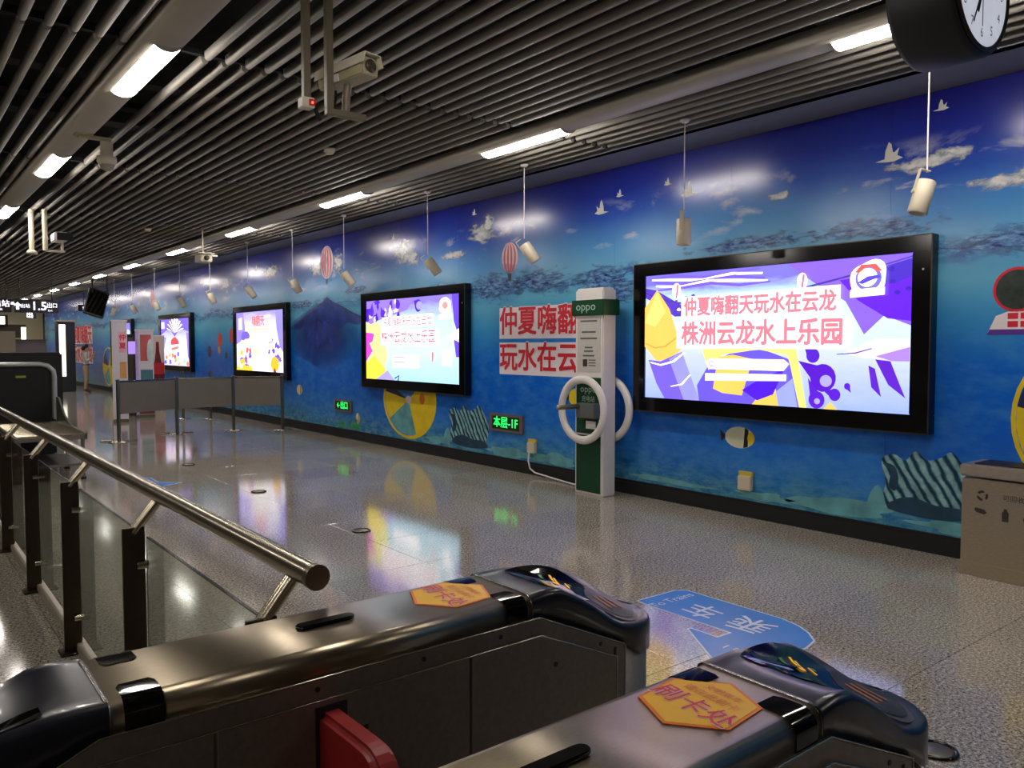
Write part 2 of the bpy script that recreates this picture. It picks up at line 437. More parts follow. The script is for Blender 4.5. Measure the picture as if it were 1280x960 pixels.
cap_me = MB().prism([(p[0], p[1] - 0.0) for p in pr_l], 'y', 0, 0.02, True).mesh('end_cap', M_TRUNK)
for k in LX:
    for y in LY[k]:
        L = thing('strip_light', names[k], 'light', (LX[k], y, 3.60), 0, 'strip lights of trunk %s' % {1: 'above the railing', 2: 'beside the mural', 3: 'behind the gates'}[k])
        link('diffuser', lamp_me, L); link('end_cap', cap_me, L); link('end_cap', cap_me, L, (0, 1.23, 0))

# ------------------------------------------------------------------ printed motifs on the mural (flat film on the wall)
MX = X1 - 0.0015
def P(n, c, **k): return mat('print_' + n, c, k.get('r', 0.38), 0, k.get('var', 0.08), k.get('scale', 6))
P_BIRD = P('bird', (206, 206, 196)); P_PINK = P('balloon_red', (206, 72, 92)); P_PALE = P('balloon_pale', (226, 206, 214))
P_CLOUD = P('cloud', (206, 208, 208), var=0.12, scale=3); P_NAVY = P('splash', (34, 40, 120), var=0.45, scale=3)
P_YEL = P('ball_yellow', (226, 196, 24)); P_BLUE = P('ball_blue', (40, 96, 190)); P_INK = P('ball_ink', (30, 34, 84)); P_ORG = P('ball_orange', (214, 112, 30))
P_SHELL = P('shell', (138, 186, 190), var=0.35, scale=9); P_SHD = P('shell_shade', (24, 62, 84), var=0.3, scale=8); P_SHL = P('shell_ridge', (44, 96, 118))
P_FISH = P('fish', (206, 206, 178)); P_BLK = P('black', (20, 20, 24)); P_GRN = P('weed', (52, 150, 92), var=0.3, scale=10); P_AQUA = P('reef', (96, 160, 168), var=0.35, scale=5)
def softprint(name, c1, c2, scale, edge=0.5, soft=0.25, stretch=2.0, amp=1.5):
    """print that fades out in ragged noise towards the rim of its sheet"""
    m = newmat(name); g = NT(m); tc = g.n('ShaderNodeTexCoord'); geo = g.n('ShaderNodeNewGeometry')
    sx = g.n('ShaderNodeSeparateXYZ'); g.l(tc.outputs['Generated'], sx.inputs[0])
    dy = g.math('MULTIPLY', g.math('SUBTRACT', sx.outputs[1], .5), 2.0); dz = g.math('MULTIPLY', g.math('SUBTRACT', sx.outputs[2], .5), 2.0)
    r = g.math('SQRT', g.math('ADD', g.math('MULTIPLY', dy, dy), g.math('MULTIPLY', dz, dz)))
    nz = g.noise(g.mapping(geo.outputs['Position'], (0, 1, stretch)), scale, 7, .62, .4)
    v = g.math('ADD', g.math('SUBTRACT', 1.0, r), g.math('MULTIPLY', g.math('SUBTRACT', nz, .5), amp))
    al = g.math('DIVIDE', g.math('SUBTRACT', v, edge), soft, clamp=True)
    # never reaches the rim of the sheet
    al = g.math('MULTIPLY', al, g.math('MULTIPLY', g.math('SUBTRACT', 1.0, r), 5.0, clamp=True))
    n2 = g.noise(g.mapping(geo.outputs['Position'], (0, 1, stretch), (0, 5, 0)), scale * 1.6, 6, .65)
    g.l(g.ramp(n2, [(.38, c1), (.62, c2)]), g.b.inputs['Base Color']); g.b.inputs['Roughness'].default_value = .2
    g.l(al, g.b.inputs['Alpha']); return m
SP_CLOUD = softprint('print_cloud_soft', (176, 188, 198), (226, 224, 218), 6.0, .42, .35)
SP_SPLASH = softprint('print_splash_soft', (24, 40, 112), (120, 170, 218), 5.5, .34, .40, 3.6, 1.8)
def soft(name, y, z, a, b, m, k=0):
    poly_wall(name, ell(y, z, a, b, 24), MX - .0003 * (k % 4), m, wall)
def bird(y, z, s, flip=1):
    pts = [(0, 0), (.35, .08), (.55, .5), (.62, 1.0), (.3, .75), (.05, .4), (-.3, .42), (-.62, .62), (-.5, .28), (-.95, -.02), (-.5, -.15), (0, -.22), (.5, -.18), (.9, -.05), (.5, 0)]
    pts = [(y + flip * a * s, z + b * s) for a, b in [(-.9, -.12), (-.3, -.02), (-.25, .5), (-.05, 1.0), (.12, .85), (.22, .35), (.3, .3), (.62, .55), (.5, .1), (.85, -.1), (.3, -.25), (-.3, -.22)]]
    poly_wall('gull_print', pts, MX, P_BIRD, wall)
for y, z, s, f in [(6.59, 3.18, .13, 1), (6.30, 3.32, .07, 1), (5.61, 3.34, .065, 1), (5.33, 3.20, .13, 1), (3.27, 3.18, .13, -1), (2.87, 3.49, .07, -1), (9.07, 3.47, .07, 1), (11.28, 3.36, .09, 1), (10.96, 3.10, .1, 1), (13.1, 2.9, .07, 1), (17.2, 3.3, .1, 1), (18.8, 3.1, .09, -1), (21.0, 3.25, .1, 1)]:
    bird(y, z, s, f)
def balloon(y, z, ry, rz):
    poly_wall('balloon_print', [(a, b if b > z - rz * .55 else b) for a, b in ell(y, z, ry, rz)], MX, P_PALE, wall)
    for k in (-0.66, -0.22, 0.22, 0.66):
        L, Rr = [], []
        for i in range(13):
            t = -1 + 2 * i / 12; c = (1 - t * t) ** 0.5
            L.append((y + ry * (k - 0.11) * c, z + rz * t)); Rr.append((y + ry * (k + 0.11) * c, z + rz * t))
        poly_wall('balloon_stripe', L + Rr[::-1], MX - 0.001, P_PINK, wall)
    poly_wall('basket_print', [(y - .03, z - rz - .1), (y + .03, z - rz - .1), (y + .04, z - rz - .01), (y - .04, z - rz - .01)], MX - 0.001, P_BLK, wall)
balloon(8.28, 2.80, 0.17, 0.20); balloon(13.72, 3.18, 0.27, 0.30); balloon(25.6, 3.05, 0.25, 0.28)
for i, (y, z, a, b) in enumerate([(14.15, 3.1, .32, .16), (13.25, 3.15, .2, .18), (11.0, 3.12, .3, .16), (10.75, 3.0, .25, .12), (8.9, 3.18, .3, .13), (8.75, 3.3, .12, .16), (9.6, 2.95, .35, .06), (2.98, 3.09, .3, .06), (2.75, 3.14, .16, .05), (2.4, 2.86, .28, .05), (2.1, 2.92, .3, .07), (16.4, 3.2, .5, .12), (19.2, 3.1, .5, .1), (4.3, 3.02, .16, .035)]):
    soft('cloud_print', y, z, a * 1.7, b * 1.9, SP_CLOUD, i)
# splash peak between two light boxes
PEAK = softprint('print_peak', (30, 34, 104), (36, 70, 160), 2.2, .05, .75, .6, .6)
poly_wall('splash_print', [(15.9, 1.85), (15.3, 2.12), (14.5, 2.36), (14.1, 2.46), (13.72, 2.62), (13.35, 2.48), (13.0, 2.36), (12.5, 2.22), (12.22, 2.1), (12.22, 1.5), (13.2, 1.30), (13.8, 1.1), (14.4, 1.3), (15.3, 1.5)], MX, PEAK, wall)
poly_wall('splash_print', [(15.3, 1.98), (15.0, 2.10), (14.5, 2.28), (14.1, 2.36), (13.72, 2.50), (13.35, 2.40), (13.0, 2.31), (12.6, 2.18), (12.3, 2.1), (12.5, 2.0), (12.9, 2.06), (13.2, 1.95), (13.72, 1.80), (14.2, 1.95), (14.7, 2.04), (15.0, 1.96)], MX + .0006, P('peak_body', (36, 74, 158), var=.35, scale=5), wall)
poly_wall('splash_crest', band([(15.35, 2.0), (15.0, 2.12), (14.5, 2.30), (14.1, 2.38), (13.9, 2.44), (13.72, 2.52), (13.5, 2.43), (13.2, 2.36), (12.8, 2.24), (12.4, 2.14)], .03), MX - .0004, P('crest', (30, 44, 116), var=.5, scale=12), wall)
for i, (y, z, a, b) in enumerate([(8.6, 2.44, .9, .30), (7.7, 2.46, .8, .24), (6.6, 2.40, .6, .26), (6.25, 2.25, .45, .22), (2.3, 2.42, .7, .16), (1.8, 2.3, .6, .22), (4.6, 2.62, 1.0, .12), (3.4, 2.62, .8, .14), (14.9, 2.45, .8, .12), (12.6, 2.62, .7, .10)]):
    soft('splash_print', y, z, a, b, SP_SPLASH, i)
# beach ball under the second light box, another by the bin
def ball(cy, cz, ry, rz, zmax=9.0):
    cl = lambda L: [(a, min(b, zmax)) for a, b in L]
    poly_wall('beach_ball_print', cl(ell(cy, cz, ry, rz)), MX, P_YEL, wall)
    poly_wall('beach_ball_print', cl(ell(cy + ry * .05, cz, ry * .86, rz * .92)), MX - .0004, P_PRINTMID, wall)
    for a0, a1, mm in ((.06, .30, P_INK), (.60, 1.40, P_YEL), (1.40, 1.80, P_AQUA), (1.80, 2.06, P_YEL)):
        poly_wall('beach_ball_print', cl([(cy, cz), *ell(cy, cz, ry * .9, rz * .9, 12, pi * a0, pi * a1)]), MX - .0008, mm, wall)
    poly_wall('beach_ball_print', cl(ell(cy - ry * .5, cz + rz * .05, ry * .1, rz * .14, 14)), MX - .0012, P_ORG, wall)
    poly_wall('beach_ball_print', cl(ell(cy, cz, ry * .12, rz * .1, 14)), MX - .0012, P_PALE, wall)
P_PRINTMID = P('ball_mid', (58, 120, 200))
ball(10.85, 0.80, 0.80, 0.62, 0.955)
ball(1.95, 1.12, 0.37, 0.50)
ball(31.6, 0.9, 1.0, 0.7)
# shells on the sea bed
def shell_mat():
    m = newmat('print_shell_ridged'); g = NT(m); geo = g.n('ShaderNodeNewGeometry')
    mp = g.n('ShaderNodeMapping'); mp.inputs['Rotation'].default_value = (R(32), 0, 0); g.l(geo.outputs['Position'], mp.inputs[0])
    wv = g.n('ShaderNodeTexWave', wave_type='BANDS', bands_direction='Y'); wv.inputs['Scale'].default_value = 4.2; wv.inputs['Distortion'].default_value = 3.0; wv.inputs['Detail'].default_value = 3; wv.inputs['Detail Scale'].default_value = 1.6
    g.l(mp.outputs[0], wv.inputs[0])
    nz = g.noise(geo.outputs['Position'], 9, 6, .65)
    c = g.ramp(wv.outputs['Fac'], [(.1, (26, 66, 90)), (.35, (84, 138, 152)), (.75, (150, 198, 202))])
    c = g.mix(.6, c, g.ramp(nz, [(.35, (70, 90, 100)), (.65, (255, 255, 255))]), 'MULTIPLY')
    g.l(c, g.b.inputs['Base Color']); g.b.inputs['Roughness'].default_value = .25; return m
SHM = shell_mat()
def smooth_loop(pts, n=4):
    out = []; k = len(pts)
    for i in range(k):
        p0, p1, p2, p3 = (Vector(pts[(i + d) % k]) for d in (-1, 0, 1, 2))
        for j in range(n):
            t = j / n
            out.append(tuple(.5 * ((2 * p1) + (p2 - p0) * t + (2 * p0 - 5 * p1 + 4 * p2 - p3) * t * t + (3 * p1 - p0 - 3 * p2 + p3) * t ** 3)))
    return out
def shell(y0, z0, w, h):
    Q = lambda a, b: (y0 - a * w, z0 + b * h)
    poly_wall('shell_print', smooth_loop([Q(*p) for p in [(-.02, .02), (.0, .42), (-.06, .78), (.10, .88), (.24, .80), (.36, .96), (.50, .84), (.66, .90), (.78, 1.0), (.9, .84), (1.02, .62), (1.03, .34), (.9, .12), (.5, .04)]]), MX, SHM, wall)
    poly_wall('shell_shadow', smooth_loop([Q(*p) for p in [(.04, .0), (.12, .16), (.34, .24), (.62, .16), (.9, .16), (1.0, .02), (.6, -.06)]], 3), MX - .0006, P_SHD, wall)
    poly_wall('shell_shadow', smooth_loop([Q(*p) for p in [(-.04, .72), (.06, .6), (.04, .38), (.12, .3), (.16, .5), (.10, .7)]], 3), MX - .0006, P_SHD, wall)
    poly_wall('coral_print', smooth_loop([Q(*p) for p in [(-.22, .0), (-.2, .2), (-.1, .36), (-.02, .2), (-.02, .0)]], 3), MX - .0006, P_AQUA, wall)
shell(9.66, 0.24, 0.88, 0.58); shell(3.24, 0.30, 0.66, 0.52)
for i, (y, z, a, b) in enumerate([(8.3, .23, .5, .06), (7.4, .24, .4, .07), (3.65, .25, .5, .07), (4.4, .22, .3, .04), (2.5, .22, .5, .05), (10.0, .24, .3, .06), (5.6, .22, .5, .03)]):
    poly_wall('reef_print', blob(y, z, a, b, 40 + i, 5, .3), MX, P_AQUA, wall)
for y, z, s in [(12.7, .24, .5), (13.2, .22, .35)]:
    poly_wall('weed_print', [(y + s * a, z + s * b) for a, b in [(-.5, -.1), (-.4, .15), (-.3, .05), (-.2, .3), (-.1, .08), (0, .24), (.1, .05), (.25, .2), (.3, 0), (.5, -.1)]], MX, P_GRN, wall)
def fish(y, z, w, h, m1=None):
    poly_wall('fish_print', ell(y, z, w, h, 20), MX, m1 or P_FISH, wall)
    poly_wall('fish_print', [(y + w * .9, z), (y + w * 1.35, z + h * .6), (y + w * 1.25, z - h * .55)], MX, P_BLK, wall)
    poly_wall('fish_print', [(y - w * .35, z + h * .93), (y - w * .6, z + h * .75), (y - w * .55, z - h * .8), (y - w * .25, z - h * .95)], MX - .0005, P_BLK, wall)
    poly_wall('fish_print', ell(y - w * .75, z, w * .22, h * .6, 12), MX - .0008, P_YEL, wall)
fish(4.68, .76, .17, .105); fish(15.0, .78, .13, .1); fish(7.0, 1.03, .13, .11, P_YEL); fish(12.55, .38, .08, .1)
for y, z, r_, c in [(19.64, 1.79, .17, (206, 62, 52)), (18.8, 1.88, .17, (206, 62, 52)), (19.7, 1.55, .1, (214, 150, 40)), (20.42, 1.5, .15, (60, 40, 70)), (19.2, 1.42, .09, (40, 60, 60))]:
    poly_wall('sticker_print', ell(y, z, r_, r_, 14), MX, P('dot%d' % int(y * 100), c), wall)
# big red slogan with a white outline, twice along the wall
def slogan(yc, z1, z2, s, parent, x, red, white, rows, boldw=0.055, boldr=0.012, sx=1.0):
    for row, z in zip(rows, (z1, z2)):
        link('slogan_outline', text_mesh(row, s, white, boldw, sx=sx), parent, mw=m_wall(x, yc, z))
        link('slogan_text', text_mesh(row, s, red, boldr, sx=sx), parent, mw=m_wall(x - 0.004, yc, z))
ROWS = ('仲夏嗨翻天', '玩水在云龙')
poly_wall('slogan_back', [(8.50, 1.74), (6.56, 1.74), (6.56, 2.15), (8.50, 2.15)], MX, M_PRINTWHITE, wall)
poly_wall('slogan_back', [(8.50, 1.27), (6.56, 1.27), (6.56, 1.69), (8.50, 1.69)], MX, M_PRINTWHITE, wall)
slogan(7.53, 1.945, 1.48, 0.385, wall, MX - .002, M_PRINTRED, M_PRINTWHITE, ROWS, 0.05, 0.028)
poly_wall('slogan_back', [(38.2, .95), (34.3, .95), (34.3, 1.6), (38.2, 1.6)], MX, M_PRINTWHITE, wall)
poly_wall('slogan_back', [(38.2, 1.72), (34.3, 1.72), (34.3, 2.38), (38.2, 2.38)], MX, M_PRINTWHITE, wall)
slogan(36.25, 2.04, 1.28, 0.75, wall, MX - .002, M_PRINTRED, M_PRINTWHITE, ROWS, 0.05, 0.03)
# round badge print above the bin
poly_wall('badge_print', [(2.50, 1.73), (2.44, 1.87), (2.36, 1.90), (1.86, 1.90), (1.78, 1.87), (1.72, 1.73)], MX, M_PRINTWHITE, wall)
poly_wall('badge_print', ell(2.30, 2.06, .165, .165), MX, M_PRINTRED, wall)
poly_wall('badge_print', ell(2.30, 2.06, .145, .145), MX - .0005, P('badge_dark', (44, 58, 52), var=.5, scale=12), wall)
poly_wall('badge_print', ell(2.04, 2.12, .19, .19), MX, M_PRINTRED, wall)
poly_wall('badge_print', ell(2.04, 2.12, .17, .17), MX - .0005, P('badge_blue', (40, 60, 90), var=.5, scale=12), wall)
for r_ in range(2):
    for k in range(7):
        poly_wall('badge_print', [(2.36 - k * .085, 1.89 - r_ * .06), (2.29 - k * .085, 1.89 - r_ * .06), (2.29 - k * .085, 1.845 - r_ * .06), (2.36 - k * .085, 1.845 - r_ * .06)], MX - .001, M_PRINTRED, wall)
poly_wall('badge_print', [(2.50, 1.73), (2.48, 1.77), (1.74, 1.77), (1.72, 1.73)], MX - .001, P('badge_purple', (92, 50, 150)), wall)

# ------------------------------------------------------------------ light boxes
def poster_bg(name, stops, dirx=0.0, dot=None):
    """lit poster ground: vertical gradient (object z 0..1 of the sheet) with soft ripples"""
    m = newmat(name); g = NT(m)
    tc = g.n('ShaderNodeTexCoord'); sx = g.n('ShaderNodeSeparateXYZ'); g.l(tc.outputs['Generated'], sx.inputs[0])
    nz = g.noise(g.mapping(tc.outputs['Generated'], (1, 3, 6)), 1.6, 5, 0.6, 0.4)
    t = g.math('ADD', sx.outputs[2], g.math('MULTIPLY', g.math('SUBTRACT', nz, 0.5), 0.22))
    t = g.math('ADD', t, g.math('MULTIPLY', sx.outputs[1], dirx))
    c = g.ramp(t, stops)
    g.b.inputs['Base Color'].default_value = (.02, .02, .02, 1); g.b.inputs['Roughness'].default_value = 0.2
    g.l(c, g.b.inputs['Emission Color']); g.b.inputs['Emission Strength'].default_value = SCREEN
    return m
def lightbox(ymin, ymax, label, bg, art):
    z0, z1 = 0.95, 2.52
    t = thing('light_box', label, 'light box', (WALLX, (ymin + ymax) / 2, z0))
    yc = (ymin + ymax) / 2
    D = 0.11; fx = -D
    hy = (ymax - ymin) / 2; iy = hy - 0.155; iz0, iz1 = 0.15, z1 - z0 - 0.135; H = z1 - z0
    for nm, b in (('frame_rail', (-D, -0.002, -hy, hy, 0, iz0)), ('frame_rail', (-D, -0.002, -hy, hy, iz1, H)),
                  ('frame_stile', (-D, -0.002, -hy, -iy, iz0, iz1)), ('frame_stile', (-D, -0.002, iy, hy, iz0, iz1))):
        MB().box(*b).build(nm, M_BLACK, t, 0.006)
    tr = mat('frame_trim', (88, 80, 66), 0.3, 0.8)
    for b in ((-D - .004, -D + .004, -hy, hy, 0, .008), (-D - .004, -D + .004, -hy, hy, H - .008, H), (-D - .004, -D + .004, -hy, -hy + .008, 0, H), (-D - .004, -D + .004, hy - .008, hy, 0, H)):
        MB().box(*b).build('trim_strip', tr, t)
    MB().box(-D - .002, -D + .001, -hy + .06, -hy + .075, H - .28, H - .265).build('lock', mat('lock_steel', (200, 196, 190), .3, 1), t)
    sx_ = -D + 0.025
    ps = MB().box(sx_, sx_ + .02, -iy, iy, iz0, iz1).build('poster', bg, t)
    W_, H_ = 2 * iy, iz1 - iz0
    cnt = [0]
    def S(pts, col, k=None):
        cnt[0] += 1
        if col == WH: k = 2.3
        q = [(iy - min(max(a, 0), 1) * W_, iz0 + min(max(b, 0), 1) * H_) for a, b in pts]
        poly_wall('printed_shape', q, sx_ - 0.0004 * cnt[0], glow(col, k), ps)
    def T(txt, s, t_, size, col, bold=0.0, sx=1.0, k=None):
        cnt[0] += 1
        link('printed_text', text_mesh(txt, size, glow(col, k), bold, sx=sx), ps, mw=m_wall(sx_ - 0.0004 * cnt[0] - .001, iy - s * W_, iz0 + t_ * H_))
    art(S, T)
    return t
def E2(cs, ct, rs, rt, n=22, a0=0, a1=2 * pi, rot=0): return ell(cs, ct, rs, rt, n, a0, a1, rot)
def drop(cs, ct, r, ang, ln, asp=2.2):
    """tear drop in sheet coordinates (sheet is asp times wider than high)"""
    out = [(cs + cos(ang) * ln / asp, ct + sin(ang) * ln)]
    for i in range(15):
        a = ang + 0.55 + (2 * pi - 1.1) * i / 14; out.append((cs + r * cos(a) / asp, ct + r * sin(a)))
    return out
PUR, DPUR, ORG, YEL, LIL, CY, WH, PK = (112, 84, 226), (76, 22, 214), (250, 196, 92), (255, 232, 120), (168, 160, 246), (190, 232, 255), (255, 250, 255), (248, 124, 140)
def art_main(S, T):
    S([(.6, 1), (1, 1), (1, .55), (.92, .62), (.86, .5), (.8, .72), (.72, .82)], (134, 96, 246)); S([(.78, .86), (1, .92), (1, .58), (.93, .6), (.84, .72)], (98, 28, 244))
    S([(0, .9), (.05, .88), (.2, .72), (.24, .66), (.14, .66), (.06, .76), (0, .82)], (84, 52, 190))
    S([(.86, .9), (1, .97), (1, .86), (.95, .82), (.9, .84)], (70, 40, 190))
    for a in range(5): S(band([(.02 + .12 * i + .01 * a, .97 - .02 * a + .018 * sin(i * 2.1 + a)) for i in range(5)], .012), WH if a % 2 else (120, 90, 220))
    S(band([(.0, .86), (.12, .78), (.25, .74), (.4, .77), (.6, .80), (.8, .88), (1, .98)], .008), (70, 50, 160))
    rr = random.Random(3)
    for _ in range(16): S(blob(rr.uniform(.03, .24), rr.uniform(.66, .84), .008, .012, rr.randint(0, 99)), (84, 60, 190) if rr.random() < .6 else WH)
    for _ in range(9): S(blob(rr.uniform(.88, .99), rr.uniform(.72, .92), .009, .014, rr.randint(0, 99)), (60, 30, 170) if rr.random() < .6 else WH)
    # tower
    S([(.0, .42), (.0, .74), (.06, .88), (.12, .72), (.18, .40), (.12, .32), (.06, .30)], ORG); S([(.0, .62), (.06, .86), (.1, .7), (.05, .58)], YEL); S(band([(0, .45), (.05, .41), (.1, .42), (.16, .5)], .006), (226, 160, 70))
    S([(.02, .31), (.08, .30), (.18, .38), (.24, .1), (.26, 0), (.1, 0), (.06, .12)], (116, 92, 226)); S([(.12, .32), (.18, .38), (.24, .1), (.26, 0), (.19, 0)], (150, 146, 240)); S(band([(.03, .29), (.08, .27), (.14, .30), (.19, .37)], .007), WH); S(band([(.13, .1), (.18, .12), (.22, .2)], .005), WH)
    # beach ball
    S([(.26, 0), (.25, .12), (.3, .28), (.4, .38), (.52, .4), (.62, .33), (.66, .14), (.67, 0)], (104, 84, 226)); S([(.27, .40), (.62, .42), (.62, .36), (.5, .40), (.36, .36), (.3, .24)], YEL)
    S([(.34, .34), (.40, .36), (.48, .33), (.44, .06), (.36, .07), (.32, .1)], ORG); S([(.48, .0), (.58, .0), (.57, .12), (.52, .1)], ORG); S([(.6, .42), (.64, .42), (.68, 0), (.655, 0), (.62, .3)], YEL); S([(.58, 0), (.57, .1), (.63, .2), (.65, 0)], (150, 160, 246)); S([(.44, .1), (.52, .2), (.6, .26), (.56, .08), (.5, .03)], DPUR)
    # drops
    S(drop(.70, .36, .05, 2.4, .09), (86, 30, 200)); S(drop(.735, .21, .095, 2.6, .22), (84, 20, 196)); S(E2(.745, .19, .02, .04), LIL); S(drop(.715, .06, .06, 2.0, .16), (88, 24, 204)); S(E2(.717, .05, .01, .02), LIL); S(drop(.775, .10, .042, 2.8, .1), (88, 24, 204)); S(drop(.815, .16, .022, -1.0, .05), (88, 24, 204)); S([(.74, 0), (.76, .05), (.785, 0)], ORG)
    # leaping fish
    S([(.8, .38), (.9, .47), (1, .47), (1, .33), (.93, .34), (.86, .35)], (246, 226, 255)); S([(.9, .36), (1, .42), (1, .33), (.95, .33)], (170, 130, 230)); S([(.9, .34), (.945, .33), (.97, .2), (.99, .1), (.94, .18)], (92, 30, 196)); S([(.88, .3), (.9, .28), (.92, .1), (.89, .16)], (92, 30, 196)); S(band([(.78, .37), (.84, .38), (.89, .41)], .004), (90, 70, 170))
    # balloons
    for s, t_, w in ((.155, .86, .02), (.66, .87, .018)):
        S(E2(s, t_, w, w * 3.2), WH); S([(s - w * .2, t_ - w * 2.8), (s + w * .2, t_ - w * 2.8), (s + w * .5, t_ + w * 2.4), (s + w * .1, t_ + w * 2.9)], (226, 110, 140)); S(E2(s, t_ - w * 4, w * .3, w * .6), (110, 60, 160))
    # emblem
    S(blob(.875, .86, .058, .11, 5, 3, .12), WH); S(E2(.875, .86, .04, .08), (120, 110, 226)); S(E2(.872, .865, .03, .06), WH); S(band([(.84, .9), (.86, .94), (.89, .94), (.91, .9)], .012), (236, 90, 80)); S(band([(.85, .83), (.88, .86), (.91, .87)], .014), (90, 70, 220)); S([(.82, .74), (.925, .75), (.925, .80), (.82, .79)], WH); T('仲夏嗨翻天', .872, .77, .06, (246, 200, 140), 0.01)
    # slogan
    S([(.18, .62), (.79, .63), (.79, .83), (.18, .81)], WH); S([(.16, .405), (.82, .405), (.82, .615), (.16, .615)], WH)
    T('仲夏嗨翻天玩水在云龙', .485, .72, .196, PK, .034, sx=.84); T('株洲云龙水上乐园', .492, .51, .245, PK, .034, sx=.89)
    S([(.29, .30), (.31, .33), (.6, .33), (.62, .30), (.6, .25), (.31, .25)], WH); S([(.29, .16), (.61, .18), (.61, .225), (.29, .215)], WH); S(E2(.315, .29, .010, .022), (160, 140, 226)); S(E2(.315, .29, .006, .013), WH)
def art_second(S, T):
    S([(0, 1), (.55, 1), (.48, .86), (.3, .8), (.12, .74), (0, .66)], (150, 120, 240)); rr = random.Random(9)
    for i in range(22):
        s, t_ = rr.uniform(.0, .5), rr.uniform(.76, .98); S(blob(s, t_, rr.uniform(.01, .035), rr.uniform(.02, .06), i, 4, .4), (76, 26, 200) if i % 3 else (226, 216, 255))
    S(drop(.6, .9, .075, 2.6, .12), (80, 24, 206)); S(E2(.61, .9, .03, .05), LIL); S(drop(.38, .93, .055, 2.0, .1), (80, 24, 206)); S(drop(.2, .83, .05, 2.0, .1), (90, 40, 210)); S(drop(.07, .86, .06, 1.4, .12), (90, 40, 210)); S([(.93, 1), (1, 1), (1, .5), (.95, .7)], (104, 70, 240))
    S([(0, .18), (0, .74), (.06, .7), (.14, .74), (.2, .62), (.26, .3), (.2, .0), (0, 0)], (255, 244, 150)); S([(0, .0), (0, .2), (.1, .3), (.24, .12), (.2, 0)], (255, 226, 70)); S([(0, .6), (.1, .58), (.08, .48), (.04, .46), (.08, .36), (.02, .26), (0, .22)], (226, 70, 200)); S([(.12, 0), (.26, .12), (.34, 0)], (170, 160, 246)); S(band([(.34, .02), (.39, .06), (.38, .0)], .012), (80, 70, 130))
    S([(.86, .5), (1, .62), (1, .5), (.95, .48)], WH); S([(.95, .5), (1, .46), (1, .3), (.97, .3)], (110, 70, 226)); S(blob(.87, .87, .06, .1, 8, 4, .2), (255, 244, 250)); S(E2(.87, .88, .025, .04), (236, 150, 150)); S([(.81, .72), (.93, .73), (.93, .79), (.81, .78)], WH)
    S([(.19, .63), (.75, .66), (.75, .80), (.2, .78)], WH); S([(.18, .43), (.8, .43), (.8, .62), (.18, .62)], WH)
    T('仲夏嗨翻天玩水在云龙', .475, .715, .150, (222, 70, 100), .012, sx=.98); T('株洲云龙水上乐园', .485, .525, .205, (222, 70, 100), .012, sx=.98)
    S([(.32, .16), (.6, .16), (.6, .32), (.32, .32)], WH); S([(.84, .2), (.92, .2), (.92, .38), (.84, .38)], WH); S(E2(.745, .3, .02, .06), (255, 226, 236)); S([(.74, .24), (.75, .24), (.76, .34), (.745, .36)], (226, 110, 130))
    for k in range(2): S([(.34, .22 + .06 * k), (.46, .22 + .06 * k), (.46, .235 + .06 * k), (.34, .235 + .06 * k)], (180, 170, 226))
def art_third(S, T):
    S([(0, 1), (.16, 1), (.2, .7), (.1, .5), (0, .45)], (150, 130, 246)); S([(.84, 1), (1, 1), (1, .3), (.92, .4), (.86, .7)], (150, 140, 246)); S([(.2, .93), (.35, .99), (.5, .93), (.4, .86)], (190, 180, 250)); S(blob(.2, .6, .09, .08, 2, 3, .3), (120, 96, 236)); rr = random.Random(12)
    for i in range(14): S(blob(rr.uniform(.72, .96), rr.uniform(.2, .55), .03, .04, i, 4, .4), (110, 80, 226) if i % 3 else WH)
    for i in range(12): S(blob(rr.uniform(.08, .32), rr.uniform(.05, .36), .03, .05, 30 + i, 4, .4), [(240, 110, 100), (120, 84, 226), (255, 196, 60)][i % 3])
    S([(0, 0), (.04, .1), (.1, .02), (.2, .08), (.34, .08), (.36, 0)], (255, 206, 60)); S(E2(.83, .13, .08, .12), (255, 190, 40)); S([(.8, .0), (.82, .08), (.86, 0)], (120, 60, 60)); S([(.06, .7), (.14, .7), (.14, .92), (.06, .9)], (236, 236, 255))
    T('嗨翻天', .5, .83, .24, (246, 120, 110), .03); S(band([(.3, .68), (.5, .7), (.7, .69)], .01), (255, 220, 120)); S(E2(.46, .33, .06, .07), (250, 246, 190)); S([(.62, .88), (.74, .9), (.74, .93), (.62, .92)], WH); S([(.36, .14), (.64, .14), (.64, .2), (.36, .2)], (250, 240, 250))
def art_fourth(S, T):
    S([(0, 1), (1, 1), (1, .7), (.7, .8), (.5, .62), (.3, .8), (0, .66)], (120, 96, 220)); rr = random.Random(7)
    for i in range(9):
        a = .3 + i * .31; S([(.5, .7), (.5 + .3 * cos(a) - .02, .7 + .32 * sin(a)), (.5 + .3 * cos(a) + .03, .7 + .3 * sin(a))], WH)
    S([(.02, .8), (.14, .8), (.14, .95), (.02, .95)], (226, 226, 255)); S([(0, .66), (.2, .6), (.1, .3), (0, .2)], (130, 140, 236)); S([(.9, .7), (1, .7), (1, .1), (.94, .2)], (140, 120, 236))
    S([(.34, .48), (.66, .5), (.58, .16), (.5, .1), (.44, .18)], WH); S([(.38, .55), (.5, .62), (.62, .55), (.66, .46), (.36, .44)], (226, 70, 80)); S([(.38, .38), (.64, .42), (.62, .36), (.4, .32)], (240, 120, 120)); S([(.45, .22), (.56, .24), (.54, .14), (.48, .14)], (230, 90, 90))
    for i in range(16): S(blob(rr.uniform(.04, .96), rr.uniform(.04, .26), .04, .05, i, 4, .4), [(110, 84, 226), (250, 190, 90), (240, 130, 100), (160, 220, 246)][i % 4])
